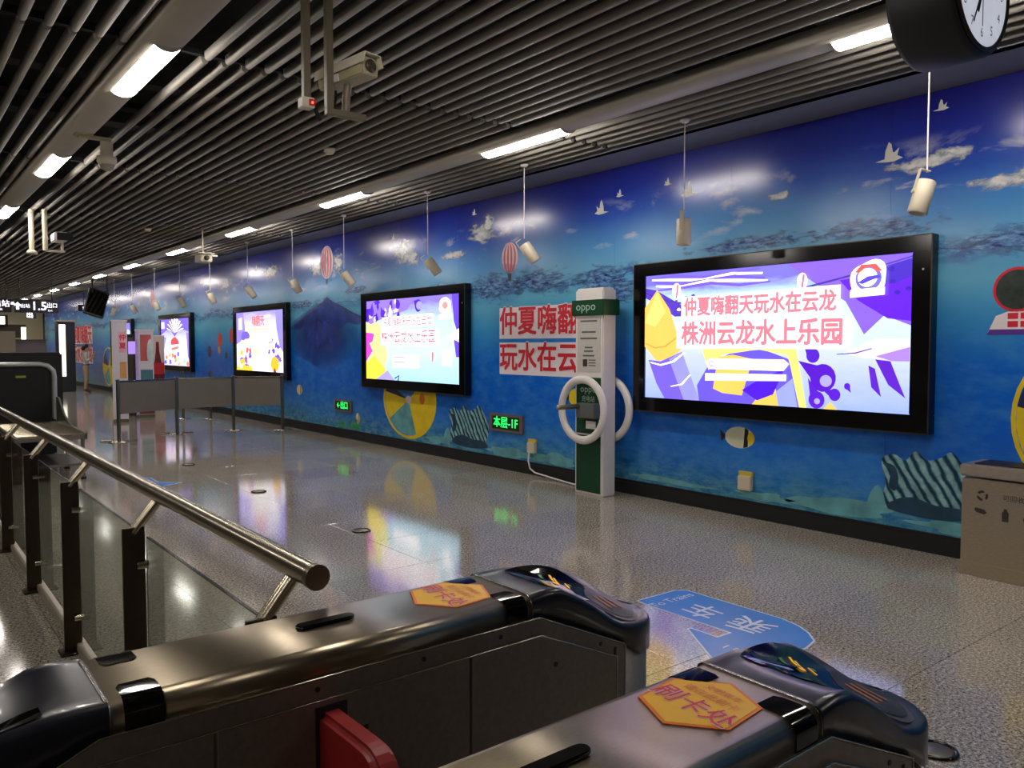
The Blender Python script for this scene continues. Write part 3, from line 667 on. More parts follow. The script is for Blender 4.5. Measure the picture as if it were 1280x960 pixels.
def art_fifth(S, T):
    S([(0, 1), (1, 1), (1, .8), (.6, .9), (.2, .78), (0, .84)], (130, 110, 236)); S([(.1, .5), (.9, .5), (.8, .7), (.2, .7)], WH); T('玩水在云龙', .5, .6, .3, (240, 110, 120), .02); S([(0, 0), (1, 0), (1, .2), (.6, .1), (0, .3)], (160, 150, 246))
BG1 = poster_bg('poster_ground_a', [(0.0, (150, 170, 255)), (.35, (196, 206, 255)), (.62, (205, 236, 255)), (.8, (190, 226, 255)), (.92, (120, 110, 236))])
BG2 = poster_bg('poster_ground_b', [(0.0, (170, 226, 255)), (.4, (206, 244, 255)), (.7, (196, 232, 255)), (.95, (140, 120, 246))])
BG3 = poster_bg('poster_ground_c', [(0.0, (252, 240, 250)), (.5, (255, 252, 250)), (.8, (226, 214, 255)), (1, (160, 150, 250))])
BG4 = poster_bg('poster_ground_d', [(0.0, (226, 210, 246)), (.5, (236, 230, 255)), (.8, (150, 150, 240)), (1, (120, 100, 226))])
lightbox(2.86, 5.98, 'wall light box with wide water park poster, between the charging stand and the bin', BG1, art_main)
lightbox(9.15, 12.20, 'wall light box with yellow and cyan poster above a printed beach ball', BG2, art_second)
lightbox(15.38, 18.40, 'wall light box with white poster and orange tent, directly behind the grey barrier panels', BG3, art_third)
lightbox(21.60, 24.60, 'wall light box with purple poster and a red cup, beside the bottle banner', BG4, art_fourth)
lightbox(27.80, 30.75, 'wall light box half hidden behind the tall white banner', BG1, art_fifth)

# ------------------------------------------------------------------ pendant cylinders hanging in front of the mural
def pendant(y, tilt, az, where, z=2.78, proto=[None]):
    t = thing('pendant_lamp', 'white cylinder lamp on a thin wire ' + where, 'lamp', (5.69, y, ZC), 0, 'white cylinder lamps hung along the mural')
    if not proto[0]:
        can = MB().lathe([(0.0, 0.0), (0.058, 0.0), (0.064, -0.006), (0.064, -0.225), (0.058, -0.232), (0.05, -0.232), (0.05, -0.20), (0, -0.20)], n=20)
        br = MB().box(-0.07, -0.064, -0.018, 0.018, -0.10, 0.07).box(-0.07, 0.0, -0.018, 0.018, 0.064, 0.07).tube([(-0.078, 0, -.09), (-0.06, 0, -.09)], .014, 10)
        proto[0] = (can.mesh('can', M_CREAM), br.mesh('bracket', M_CREAM), MB().lathe([(0, 0), (.04, 0), (.045, -.012), (.03, -.03), (0, -.03)], n=16).mesh('canopy', M_WHITE))
    dz = z - ZC
    MB().tube([(0, 0, -.02), (0, 0, dz + 0.06)], 0.0055, 6).build('wire', M_WHITE, t)
    link('canopy', proto[0][2], t, (0, 0, 0.0))
    mw = Matrix.Translation((0, 0, dz)) @ Matrix.Rotation(az, 4, 'Z') @ Matrix.Rotation(tilt, 4, 'Y')
    link('can', proto[0][0], t, mw=mw); link('bracket', proto[0][1], t, mw=mw)
WHERE = ['above the bin end of the wide light box', 'hanging upright above the wide light box', 'beside the striped balloon above the slogan', 'above the beach ball, nearer the slogan', 'above the beach ball, nearer the splash peak', 'above the dark splash peak print', 'above the tent poster, nearer the splash peak', 'above the tent poster, nearer the banners', 'between the tent and red cup light boxes', 'above the red cup light box, nearer the barrier', 'above the red cup light box, nearer the monitor', 'beside the hanging monitor']
for i, (y, tl, az) in enumerate([(2.585, .28, -.67), (4.70, .02, .4), (6.955, -.6, -.7), (8.95, -.62, -.6), (11.35, -.6, -.7), (13.3, -.5, -.6), (15.45, -.6, -.7), (17.7, -.4, -.7), (19.9, -.5, -.7), (22.1, -.45, -.6), (24.45, -.5, -.7), (26.6, .3, -.6)]):
    pendant(y, tl, az, WHERE[i])

# ------------------------------------------------------------------ phone charging stand
st = thing('charging_stand', 'tall white and green phone charging stand with two round hoops', 'stand', (6.13, 6.15, 0))
SW, SD, SH = 0.44, 0.20, 2.28
MB().box(0.0, SD, 0, SW, 0, SH - .02).build('body', M_WHITE, st, 0.012)
MB().box(0.015, SD - .015, .02, SW - .02, SH - .03, SH).build('top_lid', M_WHITE, st, 0.006)
gb = MB().box(-0.03, SD + 0.025, -0.03, SW + 0.03, 1.98, 2.15).build('header_band', M_GREEN, st, 0.006)
link('band_text', text_mesh('oppo', 0.13, mat('pale_letter', (170, 206, 184), .4), 0.0, sx=1.15), gb, mw=m_wall(-0.033, SW / 2 + .02, 2.075))
gp = MB().box(-0.006, 0.002, .03, SW - .03, 0.03, 0.66).build('lower_panel', M_GREEN, st)
gp2 = MB().box(-0.006, 0.002, .03, SW - .03, 0.68, 1.30).build('middle_panel', M_GREEN, st)
link('panel_text', text_mesh('oppo', 0.11, mat('pale_letter', (170, 206, 184), .4), 0.0, sx=1.1), gp2, mw=m_wall(-0.008, SW / 2, 1.17))
link('panel_text', text_mesh('充电站', 0.07, mat('pale_letter', (170, 206, 184), .4), 0.01), gp2, mw=m_wall(-0.008, SW / 2, 1.06))
pn = MB().box(-0.004, 0.002, .04, SW - .04, 1.36, 1.96).build('notice_sheet', mat('notice_grey', (196, 192, 186), .5), st)
ink = mat('notice_ink', (96, 94, 92), .6)
for z, w in ((1.91, .26), (1.79, .22), (1.72, .26), (1.62, .12), (1.58, .14), (1.53, .18)):
    MB().box(-0.0055, -0.004, SW / 2 - w / 2, SW / 2 + w / 2, z, z + .018).build('notice_line', ink, pn)
MB().box(-0.0055, -0.004, .24, .31, 1.42, 1.50).build('notice_picture', mat('notice_dark', (60, 40, 44), .5, var=.5, scale=20), pn)
for k in range(3): MB().box(-0.0055, -0.004, .11, .22, 1.425 + k * .03, 1.437 + k * .03).build('notice_line', ink, pn)
for nm, x in (('front_hoop', -0.075), ('rear_hoop', SD + 0.05)):
    MB().ring((x, SW / 2 - .06 * (x > 0) + .02, 0.945), 0.335, 0.046, 'x', 48, 12, 0.75).build(nm, M_WHITE, st)
MB().tube([(-0.075, SW / 2, .62), (0.02, SW / 2, .62)], .02, 10).tube([(-0.075, SW / 2, 1.27), (0.02, SW / 2, 1.27)], .02, 10).build('hoop_bracket', M_WHITE, st)
MB().box(-0.12, 0.0, .02, .30, .86, 1.02).build('charger_shelf', mat('shelf_grey', (120, 124, 122), .35, .5), st, .006)
MB().tube([(-0.40, .26, .985), (-.02, .26, .985)], .026, 16).lathe([(0.0, 0), (.03, 0), (.03, .02), (0, .02)], (-.415, .26, .985), 16, 'x').build('handle_bar', M_STEEL, st)
MB().box(-0.012, 0.0, .10, .25, .735, .82).build('label_plate', M_WHITE, st)

# ------------------------------------------------------------------ wall signs, sockets, bin
def exit_sign(y0, y1, z0, z1, txt, label, size):
    t = thing('guide_sign', label, 'sign', (WALLX, (y0 + y1) / 2, (z0 + z1) / 2)); hy, hz = (y1 - y0) / 2, (z1 - z0) / 2
    MB().box(-.03, -.002, -hy, hy, -hz, hz).build('housing', mat('sign_brown', (112, 92, 88), .4), t, .004)
    MB().box(-.032, -.028, -hy * .82, hy * .82, -hz * .72, hz * .72).build('face', mat('sign_dark', (26, 60, 40), .2), t)
    link('letters', text_mesh(txt, size, mat('led_green', (40, 255, 110), .4, emit=1.5, var=0), .010), t, mw=m_wall(-.034, 0, 0))
exit_sign(7.98, 8.69, .50, .74, '本层-1F', 'low wall sign with green letters 本层-1F between shell and socket', .16)
exit_sign(12.75, 13.42, .47, .68, '←出口', 'small low wall sign with a green arrow near printed weed', .15)
for y, z, lab, cab in ((4.59, .34, 'white wall socket with yellow label below the wide light box', False), (7.79, .36, 'white wall socket with plugged-in cable beside the charging stand', True)):
    t = thing('wall_socket', lab, 'socket', (WALLX, y, z))
    MB().box(-.055, -.002, -.075, .075, -.08, .06).build('box', M_CREAM, t, .008)
    MB().box(-.03, -.002, -.075, .075, .06, .10).build('label_plate', mat('socket_yellow', (206, 176, 60), .5), t)
    if cab: MB().tube([(-.06, .02, -.06), (-.07, .02, -.18), (-.075, -.02, -.27), (-.08, -.12, -.31), (-.09, -.5, -.335), (-.15, -1.0, -.345), (-.2, -1.18, -.345)], .010, 8).build('cable', M_WHITE, t)
bn = thing('litter_bin', 'wide stainless steel litter bin standing against the mural wall', 'bin', (6.12, 1.56, 0))
MB().box(0, .36, 0, .92, .07, .70).build('body', M_STEELBIN, bn, .008)
MB().box(-.01, .37, -.01, .93, 0, .10).build('plinth', M_STEELBIN, bn, .006)
MB().box(-.012, .37, -.012, .932, .715, .80).build('top_rim', mat('bin_light', (206, 192, 178), .3, .8), bn, .01)
MB().box(.05, .32, .06, .42, .802, .806).box(.05, .32, .5, .86, .802, .806).build('opening', M_MBLACK, bn)
MB().box(.22, .36, .25, .55, .79, .87).build('bag_edge', mat('maroon_bag', (70, 26, 24), .5), bn, .02)
dkink = mat('icon_ink', (52, 44, 36), .6)
def icon(pts, y, z, s, nm='icon'): poly_wall(nm, [(y + a * s, z + b * s) for a, b in pts], -.0015, dkink, bn)
for k in range(3):
    a0 = 2 * pi * k / 3 + .5
    icon([(cos(a0 + i * .3) * 1.0, sin(a0 + i * .3) * 1.0) for i in range(5)] + [(cos(a0 + 1.5), sin(a0 + 1.5) * .8)] + [(cos(a0 + (4 - i) * .3) * .55, sin(a0 + (4 - i) * .3) * .55) for i in range(5)], .78, .585, .038, 'recycle_mark')
link('bin_text', text_mesh('可回收物', .045, dkink, 0), bn, mw=m_wall(-.0015, .56, .585))
icon([(-1, -.2), (-.6, .3), (.8, .5), (1, .1), (.6, -.3), (-.6, -.5)], .79, .475, .042)
icon([(-.5, -1), (-.5, .5), (-.25, .8), (-.25, 1.1), (.25, 1.1), (.25, .8), (.5, .5), (.5, -1)], .63, .465, .042)
icon([(-.5, -.9), (-.7, .1), (-.3, .2), (-.2, .9), (.15, .9), (.2, .3), (.7, .1), (.5, -.9)], .49, .46, .042)
poly_wall('red_mark', ell(.33, .49, .03, .045, 14), -.0015, M_PRINTRED, bn)
MB().box(-.018, -.010, .42, .45, .75, .765).build('lock', M_MBLACK, bn)

# ------------------------------------------------------------------ ticket gates
def interp(tab, u):
    if u <= tab[0][0]: return tab[0][1]
    for (a, p), (b, q) in zip(tab, tab[1:]):
        if u <= b:
            t = (u - a) / (b - a); t = t * t * (3 - 2 * t) if False else t
            return p + (q - p) * t
    return tab[-1][1]
ZN = [(.50, 1.0), (.55, 1.008), (.60, 1.003), (.66, .975), (.74, .924), (.78, .892), (.82, .866), (.86, .852), (.91, .846), (1.04, .832)]
ZF = [(.50, 1.0), (.60, 1.0), (.66, .993), (.74, .984), (.80, .970), (.86, .945), (.92, .912), (.97, .874), (1.0, .850), (1.04, .834)]
ZB = [(.50, .944), (.52, .944), (.83, .81), (.90, .755), (1.04, .74)]
SAG = [(.50, 0.0), (.56, .004), (.66, .022), (.80, .03), (.90, .016), (.97, .006), (1.04, 0.0)]
def cw(u): return .142 if u < .88 else .142 * math.sqrt(max(0.0006, 1 - ((u - .88) / .162) ** 2))
def cap_sec(u):
    w, n, f_, b, s = cw(u), interp(ZN, u), interp(ZF, u), interp(ZB, u), interp(SAG, u)
    k = min(1, w / .05)
    return [(-w, b), (-w, n - .016), (-w + .004 * k, n - .006), (-w + .014 * k, n), (-w + .03 * k, n - .002 - s * .25), (-w * .4, n * .62 + f_ * .38 - s * .9), (w * .1, n * .4 + f_ * .6 - s * 1.1), (w * .55, n * .2 + f_ * .8 - s * .8), (w - .032 * k, f_ - .002 - s * .2), (w - .014 * k, f_), (w - .004 * k, f_ - .006), (w, f_ - .016), (w, b)]
def capz(u, v):
    sec = cap_sec(u)[3:10]
    for (a, p), (b, q) in zip(sec, sec[1:]):
        if v <= b: return p + (q - p) * max(0, (v - a) / (b - a))
    return sec[-1][1]
us = [.50, .53, .56, .60, .64, .68, .72, .76, .80, .84, .88, .91, .94, .97, .995, 1.015, 1.03, 1.0415]
def cap_mesh():
    m = MB(); v = []; n = 13
    for u in us: v += [(u, a, b) for a, b in cap_sec(u)]
    f = []
    for i in range(len(us) - 1):
        for k in range(n - 1): f.append((i * n + k, i * n + k + 1, (i + 1) * n + k + 1, (i + 1) * n + k))
        f.append((i * n + n - 1, i * n, (i + 1) * n, (i + 1) * n + n - 1))
    m.add(v, f, True); m.add(v[:n], [tuple(range(n))]); m.add(v[-n:], [tuple(range(n))])
    return m.mesh('end_hood', M_NAVY)
def patch(fu, nu=10, nv=8, off=.003):
    v, f = quadgrid(lambda a, b: (lambda uv: (uv[0], uv[1], capz(*uv) + off))(fu(a, b)), nu, nv)
    return MB().add(v, f, True)
CAPM = cap_mesh()
lens_m = patch(lambda a, b: (.60 + .30 * a, .045 + .03 * a * 0 + (b - .5) * .125 * (sin(pi * (.08 + .84 * a)) ** .6) + .035 * (1 - a))).mesh('display_lens', M_SMOKE)
read_m = patch(lambda a, b: (.845 + .125 * a, -.012 + (b - .5) * .17 * (sin(pi * (.1 + .8 * a)) ** .7)), off=.004).mesh('reader_plate', mat('reader_grey', (34, 33, 44), .35))
rim_m = patch(lambda a, b: (.835 + .145 * a, -.012 + (b - .5) * .20 * (sin(pi * (.08 + .84 * a)) ** .7)), off=.0022).mesh('reader_rim', mat('reader_rim', (92, 86, 96), .3, .3))
LIT_Y = mat('display_yellow', (236, 176, 40), .4, emit=.55); LIT_G = mat('display_green', (60, 120, 70), .4, emit=.25)
body_poly = [(-.84, .05), (.84, .05), (.84, .80), (.52, .944), (-.52, .944), (-.84, .80)]
def shrink_door(u0, u1):
    pts = [(u0, .08), (u1, .08)]
    top = [(-.80, .775), (-.52, .898), (.52, .898), (.80, .775)]
    pts.append((u1, interp(top, u1)))
    for u, z in reversed(top):
        if u0 < u < u1: pts.append((u, z))
    pts.append((u0, interp(top, u0))); return pts
def nose_outline(n=14, w=.138, ln=.205):
    return [(.82, -w)] + [(.835 + ln * sin(pi * i / n), -w * cos(pi * i / n)) for i in range(n + 1)] + [(.82, w)]
def rounded_cover(w=.140, z0=.90, z1=1.0, r=.030, n=6):
    p = [(-w, z0)]
    for i in range(n + 1):
        a = pi - pi / 2 * i / n; p.append((-w + r + r * cos(a), z1 - r + r * sin(a)))
    for i in range(n + 1):
        a = pi / 2 - pi / 2 * i / n; p.append((w - r + r * cos(a), z1 - r + r * sin(a)))
    return p + [(w, z0)]
def arc_sensor(u0, u1, side, flat=.055):
    """dark sensor window wrapped over the rounded top edge; side -1 near, +1 far"""
    sec = []
    r = .030; w = .1412
    for y, z in [(w - r - flat, 1.0012)] + [(w - r + (r + .0012) * sin(pi / 2 * i / 6), 1.0 - r + (r + .0012) * cos(pi / 2 * i / 6)) for i in range(7)] + [(w + .0012, .932)]: sec.append((side * y, z))
    m = MB(); v = []; n = len(sec); us_ = [u0, u0 + .008, (u0 + u1) / 2, u1 - .008, u1]
    for k, u in enumerate(us_):
        for i, (y, z) in enumerate(sec):
            if i == 0 and k in (0, 4): y -= side * -.016
            v.append((u, y, z))
    f = [(k * n + i, (k + 1) * n + i, (k + 1) * n + i + 1, k * n + i + 1) for k in range(4) for i in range(n - 1)]
    return m.add(v, f, True)
HEXM = mat('sticker_yellow', (238, 182, 34), .4, 0, .05, 8); HEXR = mat('sticker_orange', (226, 120, 30), .4)
def gate(yc, label, flap):
    t = thing('ticket_gate', label, 'ticket gate', (.81, yc, 0), 0, None)
    MB().prism(body_poly, 'y', -.146, .146).build('housing', M_STEELD, t, .003, 1)
    MB().box(-.86, .86, -.13, .13, 0, .06).build('plinth', M_MBLACK, t)
    no = nose_outline()
    for s in (1, -1):
        MB().prism([(s * a, s * b) for a, b in no], 'z', 0.0, .79, True).build('end_column', M_STEELD, t)
        h = link('end_hood', CAPM, t, mw=Matrix.Rotation(0 if s > 0 else pi, 4, 'Z'))
        link('display_lens', lens_m, h); link('reader_rim', rim_m, h); link('reader_plate', read_m, h)
        for q in range(3):
            patch(lambda a, b: (.875 + .022 * q + .009 * a, -.05 + .075 * b), 2, 4, .0052).build('reader_text', mat('reader_orange', (168, 104, 60), .5), h)
        if s > 0:
            for k, (u, v, du, dv, m_) in enumerate([(.745, .052, .022, .012, LIT_Y), (.752, .070, .010, .02, LIT_Y), (.765, .058, .008, .026, LIT_Y), (.80, .050, .008, .022, LIT_Y), (.81, .062, .014, .01, LIT_G), (.71, .072, .012, .016, LIT_G)]):
                patch(lambda a, b: (u + du * a, v + dv * b), 2, 2, .005).build('display_digit', m_, h)
    MB().prism(rounded_cover(), 'x', -.505, .505, True).build('top_cover', M_STEEL, t)
    for u in (-.505, .497): MB().prism(rounded_cover(.1415, .90, 1.0015, .031), 'x', u, u + .008, True).build('seam_band', mat('seam_steel', (150, 146, 140), .25, 1), t)
    for side in (-1, 1):
        y0, y1 = (-.152, -.145) if side < 0 else (.145, .152)
        for u0, u1 in ((-.80, -.318), (-.312, .292), (.298, .80)):
            d = MB().prism(shrink_door(u0, u1), 'y', y0, y1).build('side_door', M_STEELD, t, .0015, 1)
            MB().tube([((u0 + u1) / 2 + .02, side * .151, .81), ((u0 + u1) / 2 + .02, side * .1535, .81)], .007, 12).build('keyhole', M_MBLACK, d)
        for u in (-.55, -.1, .165, .39, .55 + .19):
            z = .922 if abs(u) < .52 else .823
            MB().tube([(u, side * .145, z), (u, side * .1475, z)], .006, 10).build('screw', M_MBLACK, t)
        MB().box(.795, .801, side * .147 - .0015, side * .147 + .0015, .775, .80).build('slot', M_MBLACK, t)
    br = mat('glint_steel', (196, 186, 168), .22, 1.0)  # brighter steel for thin strips that stand in for light caught on the ledges
    for side in (-1, 1):
        for zc, out_, k in ((0, [(-.84, .80), (-.52, .944), (.52, .944), (.84, .80), (.84, .4)], .1462), (1, [(-.80, .775), (-.52, .898), (.52, .898), (.80, .775), (.80, .4)], .1522)):
            MB().tube([(a, side * k, b) for a, b in out_], .0022, 6).build('ledge_glint', br, t)
    for (u0, u1, side) in ((-.475, -.405, -1), (.415, .482, -1), (-.475, -.405, 1), (.40, .47, 1)):
        arc_sensor(u0, u1, side).build('sensor_window', M_SMOKE, t)
    pill = [(-.055 + .018 * cos(pi / 2 + pi * i / 8), .014 + .0 + .016 * sin(pi / 2 + pi * i / 8)) for i in range(9)] + [(.055 + .018 * cos(-pi / 2 + pi * i / 8), .014 + .016 * sin(-pi / 2 + pi * i / 8)) for i in range(9)]
    MB().prism([(a - .005, b) for a, b in pill], 'z', .999, 1.009, True).build('lamp_lens', M_SMOKE, t, .002)
    hx = [(.255, .062), (.335, .128), (.435, .062), (.425, -.060), (.325, -.10), (.25, -.045)]
    hx = [(.345 + .115 * cos(pi / 3 * i + .12), .012 + .108 * sin(pi / 3 * i + .12)) for i in range(6)]
    MB().prism(hx, 'z', 1.0, 1.0012).build('sticker', HEXR, t)
    hs = MB().prism([(.345 + (a - .345) * .93, .012 + (b - .012) * .93) for a, b in hx], 'z', 1.0008, 1.0018).build('sticker', HEXM, t)
    mw = lambda u, v, z: Matrix.Translation((u, v, z)) @ Matrix.Rotation(-pi / 2 - .10, 4, 'Z')
    link('sticker_text', text_mesh('刷卡处', .062, M_PRINTWHITE, .035), hs, mw=mw(.322, .01, 1.0022))
    link('sticker_text', text_mesh('刷卡处', .062, M_PRINTRED, .010), hs, mw=mw(.322, .01, 1.0030))
    link('sticker_text', text_mesh('请在此刷卡', .026, mat('sticker_pink', (222, 120, 70), .4), .01), hs, mw=mw(.375, .01, 1.0024))
    link('sticker_text', text_mesh('文明乘车', .022, mat('sticker_pink', (222, 120, 70), .4), .01), hs, mw=mw(.405, .005, 1.0024))
    if flap:
        prof = [(-.10, .30), (-.10, .87)]
        prof = [(-.14, .36), (-.14, .872), (-.30, .876)] + [(-.34 - .07 * sin(pi / 2 * i / 6), .806 + .07 * cos(pi / 2 * i / 6)) for i in range(7)] + [(-.41, .42), (-.36, .36)]
        fl = MB().prism(prof, 'x', -.10, -.045).build('barrier_flap', M_RED, t, .012, 3)
        MB().box(-.108, -.036, -.156, -.150, .34, .885).build('flap_slot', M_MBLACK, t)
    return t
gate(1.705, 'steel ticket gate with a red flap, beside the end of the glass railing', True)
gate(.895, 'steel ticket gate standing one aisle away from the railing end, without visible flap', False)

# ------------------------------------------------------------------ glass railing
rl = thing('glass_railing', 'glass balustrade with dark posts and a round steel handrail', 'railing', (.80, 1.9, 0))
YR = 11.3; oy = 1.9
MB().tube([(.08, 1.93 - oy, 1.047), (.08, YR - oy, 1.047)], .0335, 24).build('handrail', M_TUBE, rl, 0)
MB().tube([(.08, 1.922 - oy, 1.047), (.08, 1.945 - oy, 1.047)], .0345, 28).build('rail_cap', mat('cap_brown_steel', (120, 106, 92), .35, .9), rl)
posts = [2.06, 3.42, 4.78, 6.14, 7.50, 8.86, 10.22]
pl_m = MB().box(-.062, .022, -.007, .007, 0, .925).mesh('plate', M_POST, .002, 1)
pl2_m = MB().box(-.056, .03, -.007, .007, 0, .895).mesh('plate', M_POST, .002, 1)
arm_m = MB().tube([(-.02, .012, .90), (0.0, .012, .925), (.078, .012, 1.02)], .021, 12).mesh('arm', M_TUBE)
foot_m = MB().box(-.085, .055, -.05, .075, 0, .012).mesh('foot_plate', M_POST, .003, 1)
cl_m = MB().tube([(-.02, -.05, 0), (.03, -.05, 0)], .016, 12).box(-.012, .012, -.055, -.005, -.012, .012).mesh('clamp', M_TUBE)
cl2_m = MB().tube([(-.02, .075, 0), (.03, .075, 0)], .016, 12).box(-.012, .012, .03, .08, -.012, .012).mesh('clamp', M_TUBE)
for y in posts:
    p = MB().box(-.03, -.004, .005, .025, .02, .90).build('post', M_POST, rl, loc=(0, y - oy, 0))
    link('plate', pl_m, p); link('plate', pl2_m, p, (0, .030, 0)); link('arm', arm_m, p); link('foot_plate', foot_m, p)
    for z in (.20, .78):
        if y > 2.2: link('clamp', cl_m, p, (0, 0, z))
        link('clamp', cl2_m, p, (0, 0, z))
for a, b in zip(posts, posts[1:]):
    g = MB().box(.015, .025, a + .065 - oy, b - .055 - oy, .10, .89).build('glass_panel', M_GLASS, rl)
    MB().box(.0145, .0255, a + .065 - oy, b - .055 - oy, .89, .8935).build('top_edge', M_GLASSEDGE, g)
    MB().box(.0145, .0255, b - .0555 - oy, b - .052 - oy, .10, .8935).box(.0145, .0255, a + .062 - oy, a + .0655 - oy, .10, .8935).build('side_edge', mat('glass_edge_pale', (130, 140, 120), .3), g)
MB().box(-.005, .045, 2.0 - oy, YR - oy, 0.001, .05).build('kerb_strip', mat('pale_stone', (150, 142, 124), .4, 0, .1, 20), rl, .004)

# ------------------------------------------------------------------ floor stickers and floor sockets
FB = mat('floor_sticker_blue', (40, 128, 216), .25, 0, .06, 8); FW = mat('floor_sticker_white', (210, 222, 240), .25)
def sticker(pts, label, name='floor_sticker', border=True):
    cx = sum(p[0] for p in pts) / len(pts); cy = sum(p[1] for p in pts) / len(pts)
    t = thing(name, label, 'floor sticker', (cx, cy, 0))
    q = [(a - cx, b - cy) for a, b in pts]
    MB().prism(q, 'z', .0004, .0016).build('border', FW, t)
    # inset outline
    n = len(q); ins = []
    ar = sum(q[i][0] * q[(i + 1) % n][1] - q[(i + 1) % n][0] * q[i][1] for i in range(n)); sg = 1 if ar > 0 else -1
    for i in range(n):
        p0, p1, p2 = Vector(q[i - 1]), Vector(q[i]), Vector(q[(i + 1) % n])
        d1, d2 = (p1 - p0).normalized(), (p2 - p1).normalized()
        nn = (Vector((-d1.y, d1.x)) + Vector((-d2.y, d2.x))) * sg
        nn = nn.normalized() / max(.45, nn.length / 2) if nn.length > .05 else Vector((0, 0))
        ins.append(tuple(p1 + nn * .012))
    MB().prism(ins, 'z', .0010, .0022).build('sheet', FB, t)
    return t, cx, cy
s1, cx, cy = sticker([(3.80, 3.50), (4.17, 3.495), (4.24, 3.44), (4.245, 2.72), (4.21, 2.58), (4.15, 2.48), (4.06, 2.39), (3.93, 2.36), (3.80, 2.36), (3.68, 2.41), (3.52, 2.47), (3.37, 2.555), (3.65, 2.965), (3.685, 2.96), (3.685, 2.775), (3.79, 2.77), (3.79, 3.42)], 'blue floor arrow sticker reading 乘车 beyond the ticket gates')
link('sticker_text', text_mesh('乘', .27, FW, .005), s1, mw=m_floor(4.01 - cx, 2.77 - cy, .0030)); link('sticker_text', text_mesh('车', .25, FW, .005), s1, mw=m_floor(3.99 - cx, 3.10 - cy, .0030))
link('sticker_text', text_mesh('To Trains', .10, FW, 0), s1, mw=Matrix.Translation((3.99 - cx, 3.36 - cy, .003)) @ Matrix.Rotation(0, 4, 'Z') @ m_floor(0, 0, 0) @ Matrix.Rotation(-pi / 2, 4, 'Z'))
link('sticker_text', text_mesh('Line 1', .08, FW, 0), s1, mw=m_floor(3.60 - cx, 2.57 - cy, .003))
sticker([(2.27, 9.96), (2.38, 9.73), (2.84, 9.98), (2.62, 10.2), (2.64, 10.6), (2.35, 10.66)], 'faded blue arrow sticker on the floor beside the railing')
fb_ring = MB().ring((0, 0, .006), .075, .010, 'z', 28, 8, .6).mesh('ring', M_BLACK)
fb_lid = MB().lathe([(0, 0.001), (.066, .001), (.066, .006), (.06, .008), (0, .008)], n=24).mesh('lid', M_STEEL)
fb_tab = MB().box(-.012, .012, .085, .11, 0.001, .008).mesh('tab', M_STEEL)
for y, wh in ((1.42, 'close to the end of a ticket gate'), (6.36, 'between handrail end and charging stand'), (8.80, 'between the railing and beach ball'), (11.40, 'nearest the grey barrier')):
    t = thing('floor_socket', 'round floor socket cover with a black rim ' + wh, 'floor socket', (3.33, y, 0), 0, 'round floor sockets in one row')
    link('ring', fb_ring, t); link('lid', fb_lid, t); link('tab', fb_tab, t)

# ------------------------------------------------------------------ barrier of stanchions and grey panels
SPOS = [(3.19, 14.81), (4.33, 15.48), (5.40, 15.53), (6.20, 15.07)]
pole_m = MB().tube([(0, 0, .012), (0, 0, 1.05)], .030, 14).lathe([(0, 1.05), (.034, 1.05), (.034, 1.065), (.02, 1.075), (0, 1.075)], n=14).mesh('pole', mat('stanchion_steel', (120, 122, 112), .3, .9))
base_m = MB().lathe([(0, 0), (.175, 0), (.175, .008), (.10, .018), (.04, .030), (0, .03)], n=24).mesh('base', M_TUBE)
labs = ['steel stanchion with two loose feet at the free end of the barrier', 'second steel stanchion from the free end of the barrier', 'steel stanchion between the middle and last grey barrier panels', 'steel stanchion at the barrier end touching the mural wall']
for (x, y), lb in zip(SPOS, labs):
    t = thing('stanchion', lb, 'stanchion', (x, y, 0), 0, 'stanchions of the grey barrier')
    link('pole', pole_m, t); link('base', base_m, t)
    if x < 4.5:
        for a in (.3, 2.4, 4.5): MB().tube([(.1 * cos(a), .1 * sin(a), .02), (.30 * cos(a), .30 * sin(a), .018), (.33 * cos(a), .33 * sin(a), .012)], .012, 8).build('foot', M_TUBE, t)
for i, (a, b) in enumerate(zip(SPOS, SPOS[1:])):
    dx, dy = b[0] - a[0], b[1] - a[1]; L = math.hypot(dx, dy)
    t = thing('barrier_panel', ['grey barrier panel at the free end, in front of the banners', 'grey barrier panel in the middle of three', 'grey barrier panel next to the mural wall'][i], 'panel', (a[0], a[1], .48), math.atan2(dy, dx), 'grey barrier panels')
    MB().box(.036, L - .036, -.006, .006, 0.0, .55).build('sheet', M_GREYPANEL, t)
    MB().box(.034, L - .034, -.014, .014, .545, .57).build('top_rail', M_TUBE, t)
for k, (x, y) in enumerate([(5.37, 18.7), (5.85, 18.3)]):
    t = thing('stanchion', 'spare steel stanchion standing behind the barrier', 'stanchion', (x, y, 0), 0, 'spare stanchions behind the barrier'); link('pole', pole_m, t); link('base', base_m, t)

# ------------------------------------------------------------------ ceiling mounted cameras, clock, monitor, signs
M_CAMG = mat('camera_beige', (176, 168, 132), .45); M_POLE = mat('pole_olive', (112, 104, 84), .45, .3)
c1 = thing('security_camera', 'large boxed security camera on two square drop poles', 'camera', (1.88, 4.18, ZC))
MB().box(-.02, .02, -.02, .02, -.66, .10).build('pole', M_POLE, c1, .003)
MB().box(.10, .14, -.05, -.01, -.70, .10).build('pole', M_POLE, c1, .003)
MB().box(.10, .34, -.05, -.01, -.735, -.70).build('arm', M_POLE, c1, .003)
hm = Matrix.Translation((.245, -.03, -.49)) @ Matrix.Rotation(R(14), 4, 'Z') @ Matrix.Rotation(R(-4), 4, 'X')
hb = MB().prism([(-.055, -.05), (.055, -.05), (.065, .0), (.05, .05), (-.05, .05), (-.065, 0)], 'y', -.17, .20).xf(hm).build('housing', M_CAMG, c1, .005)
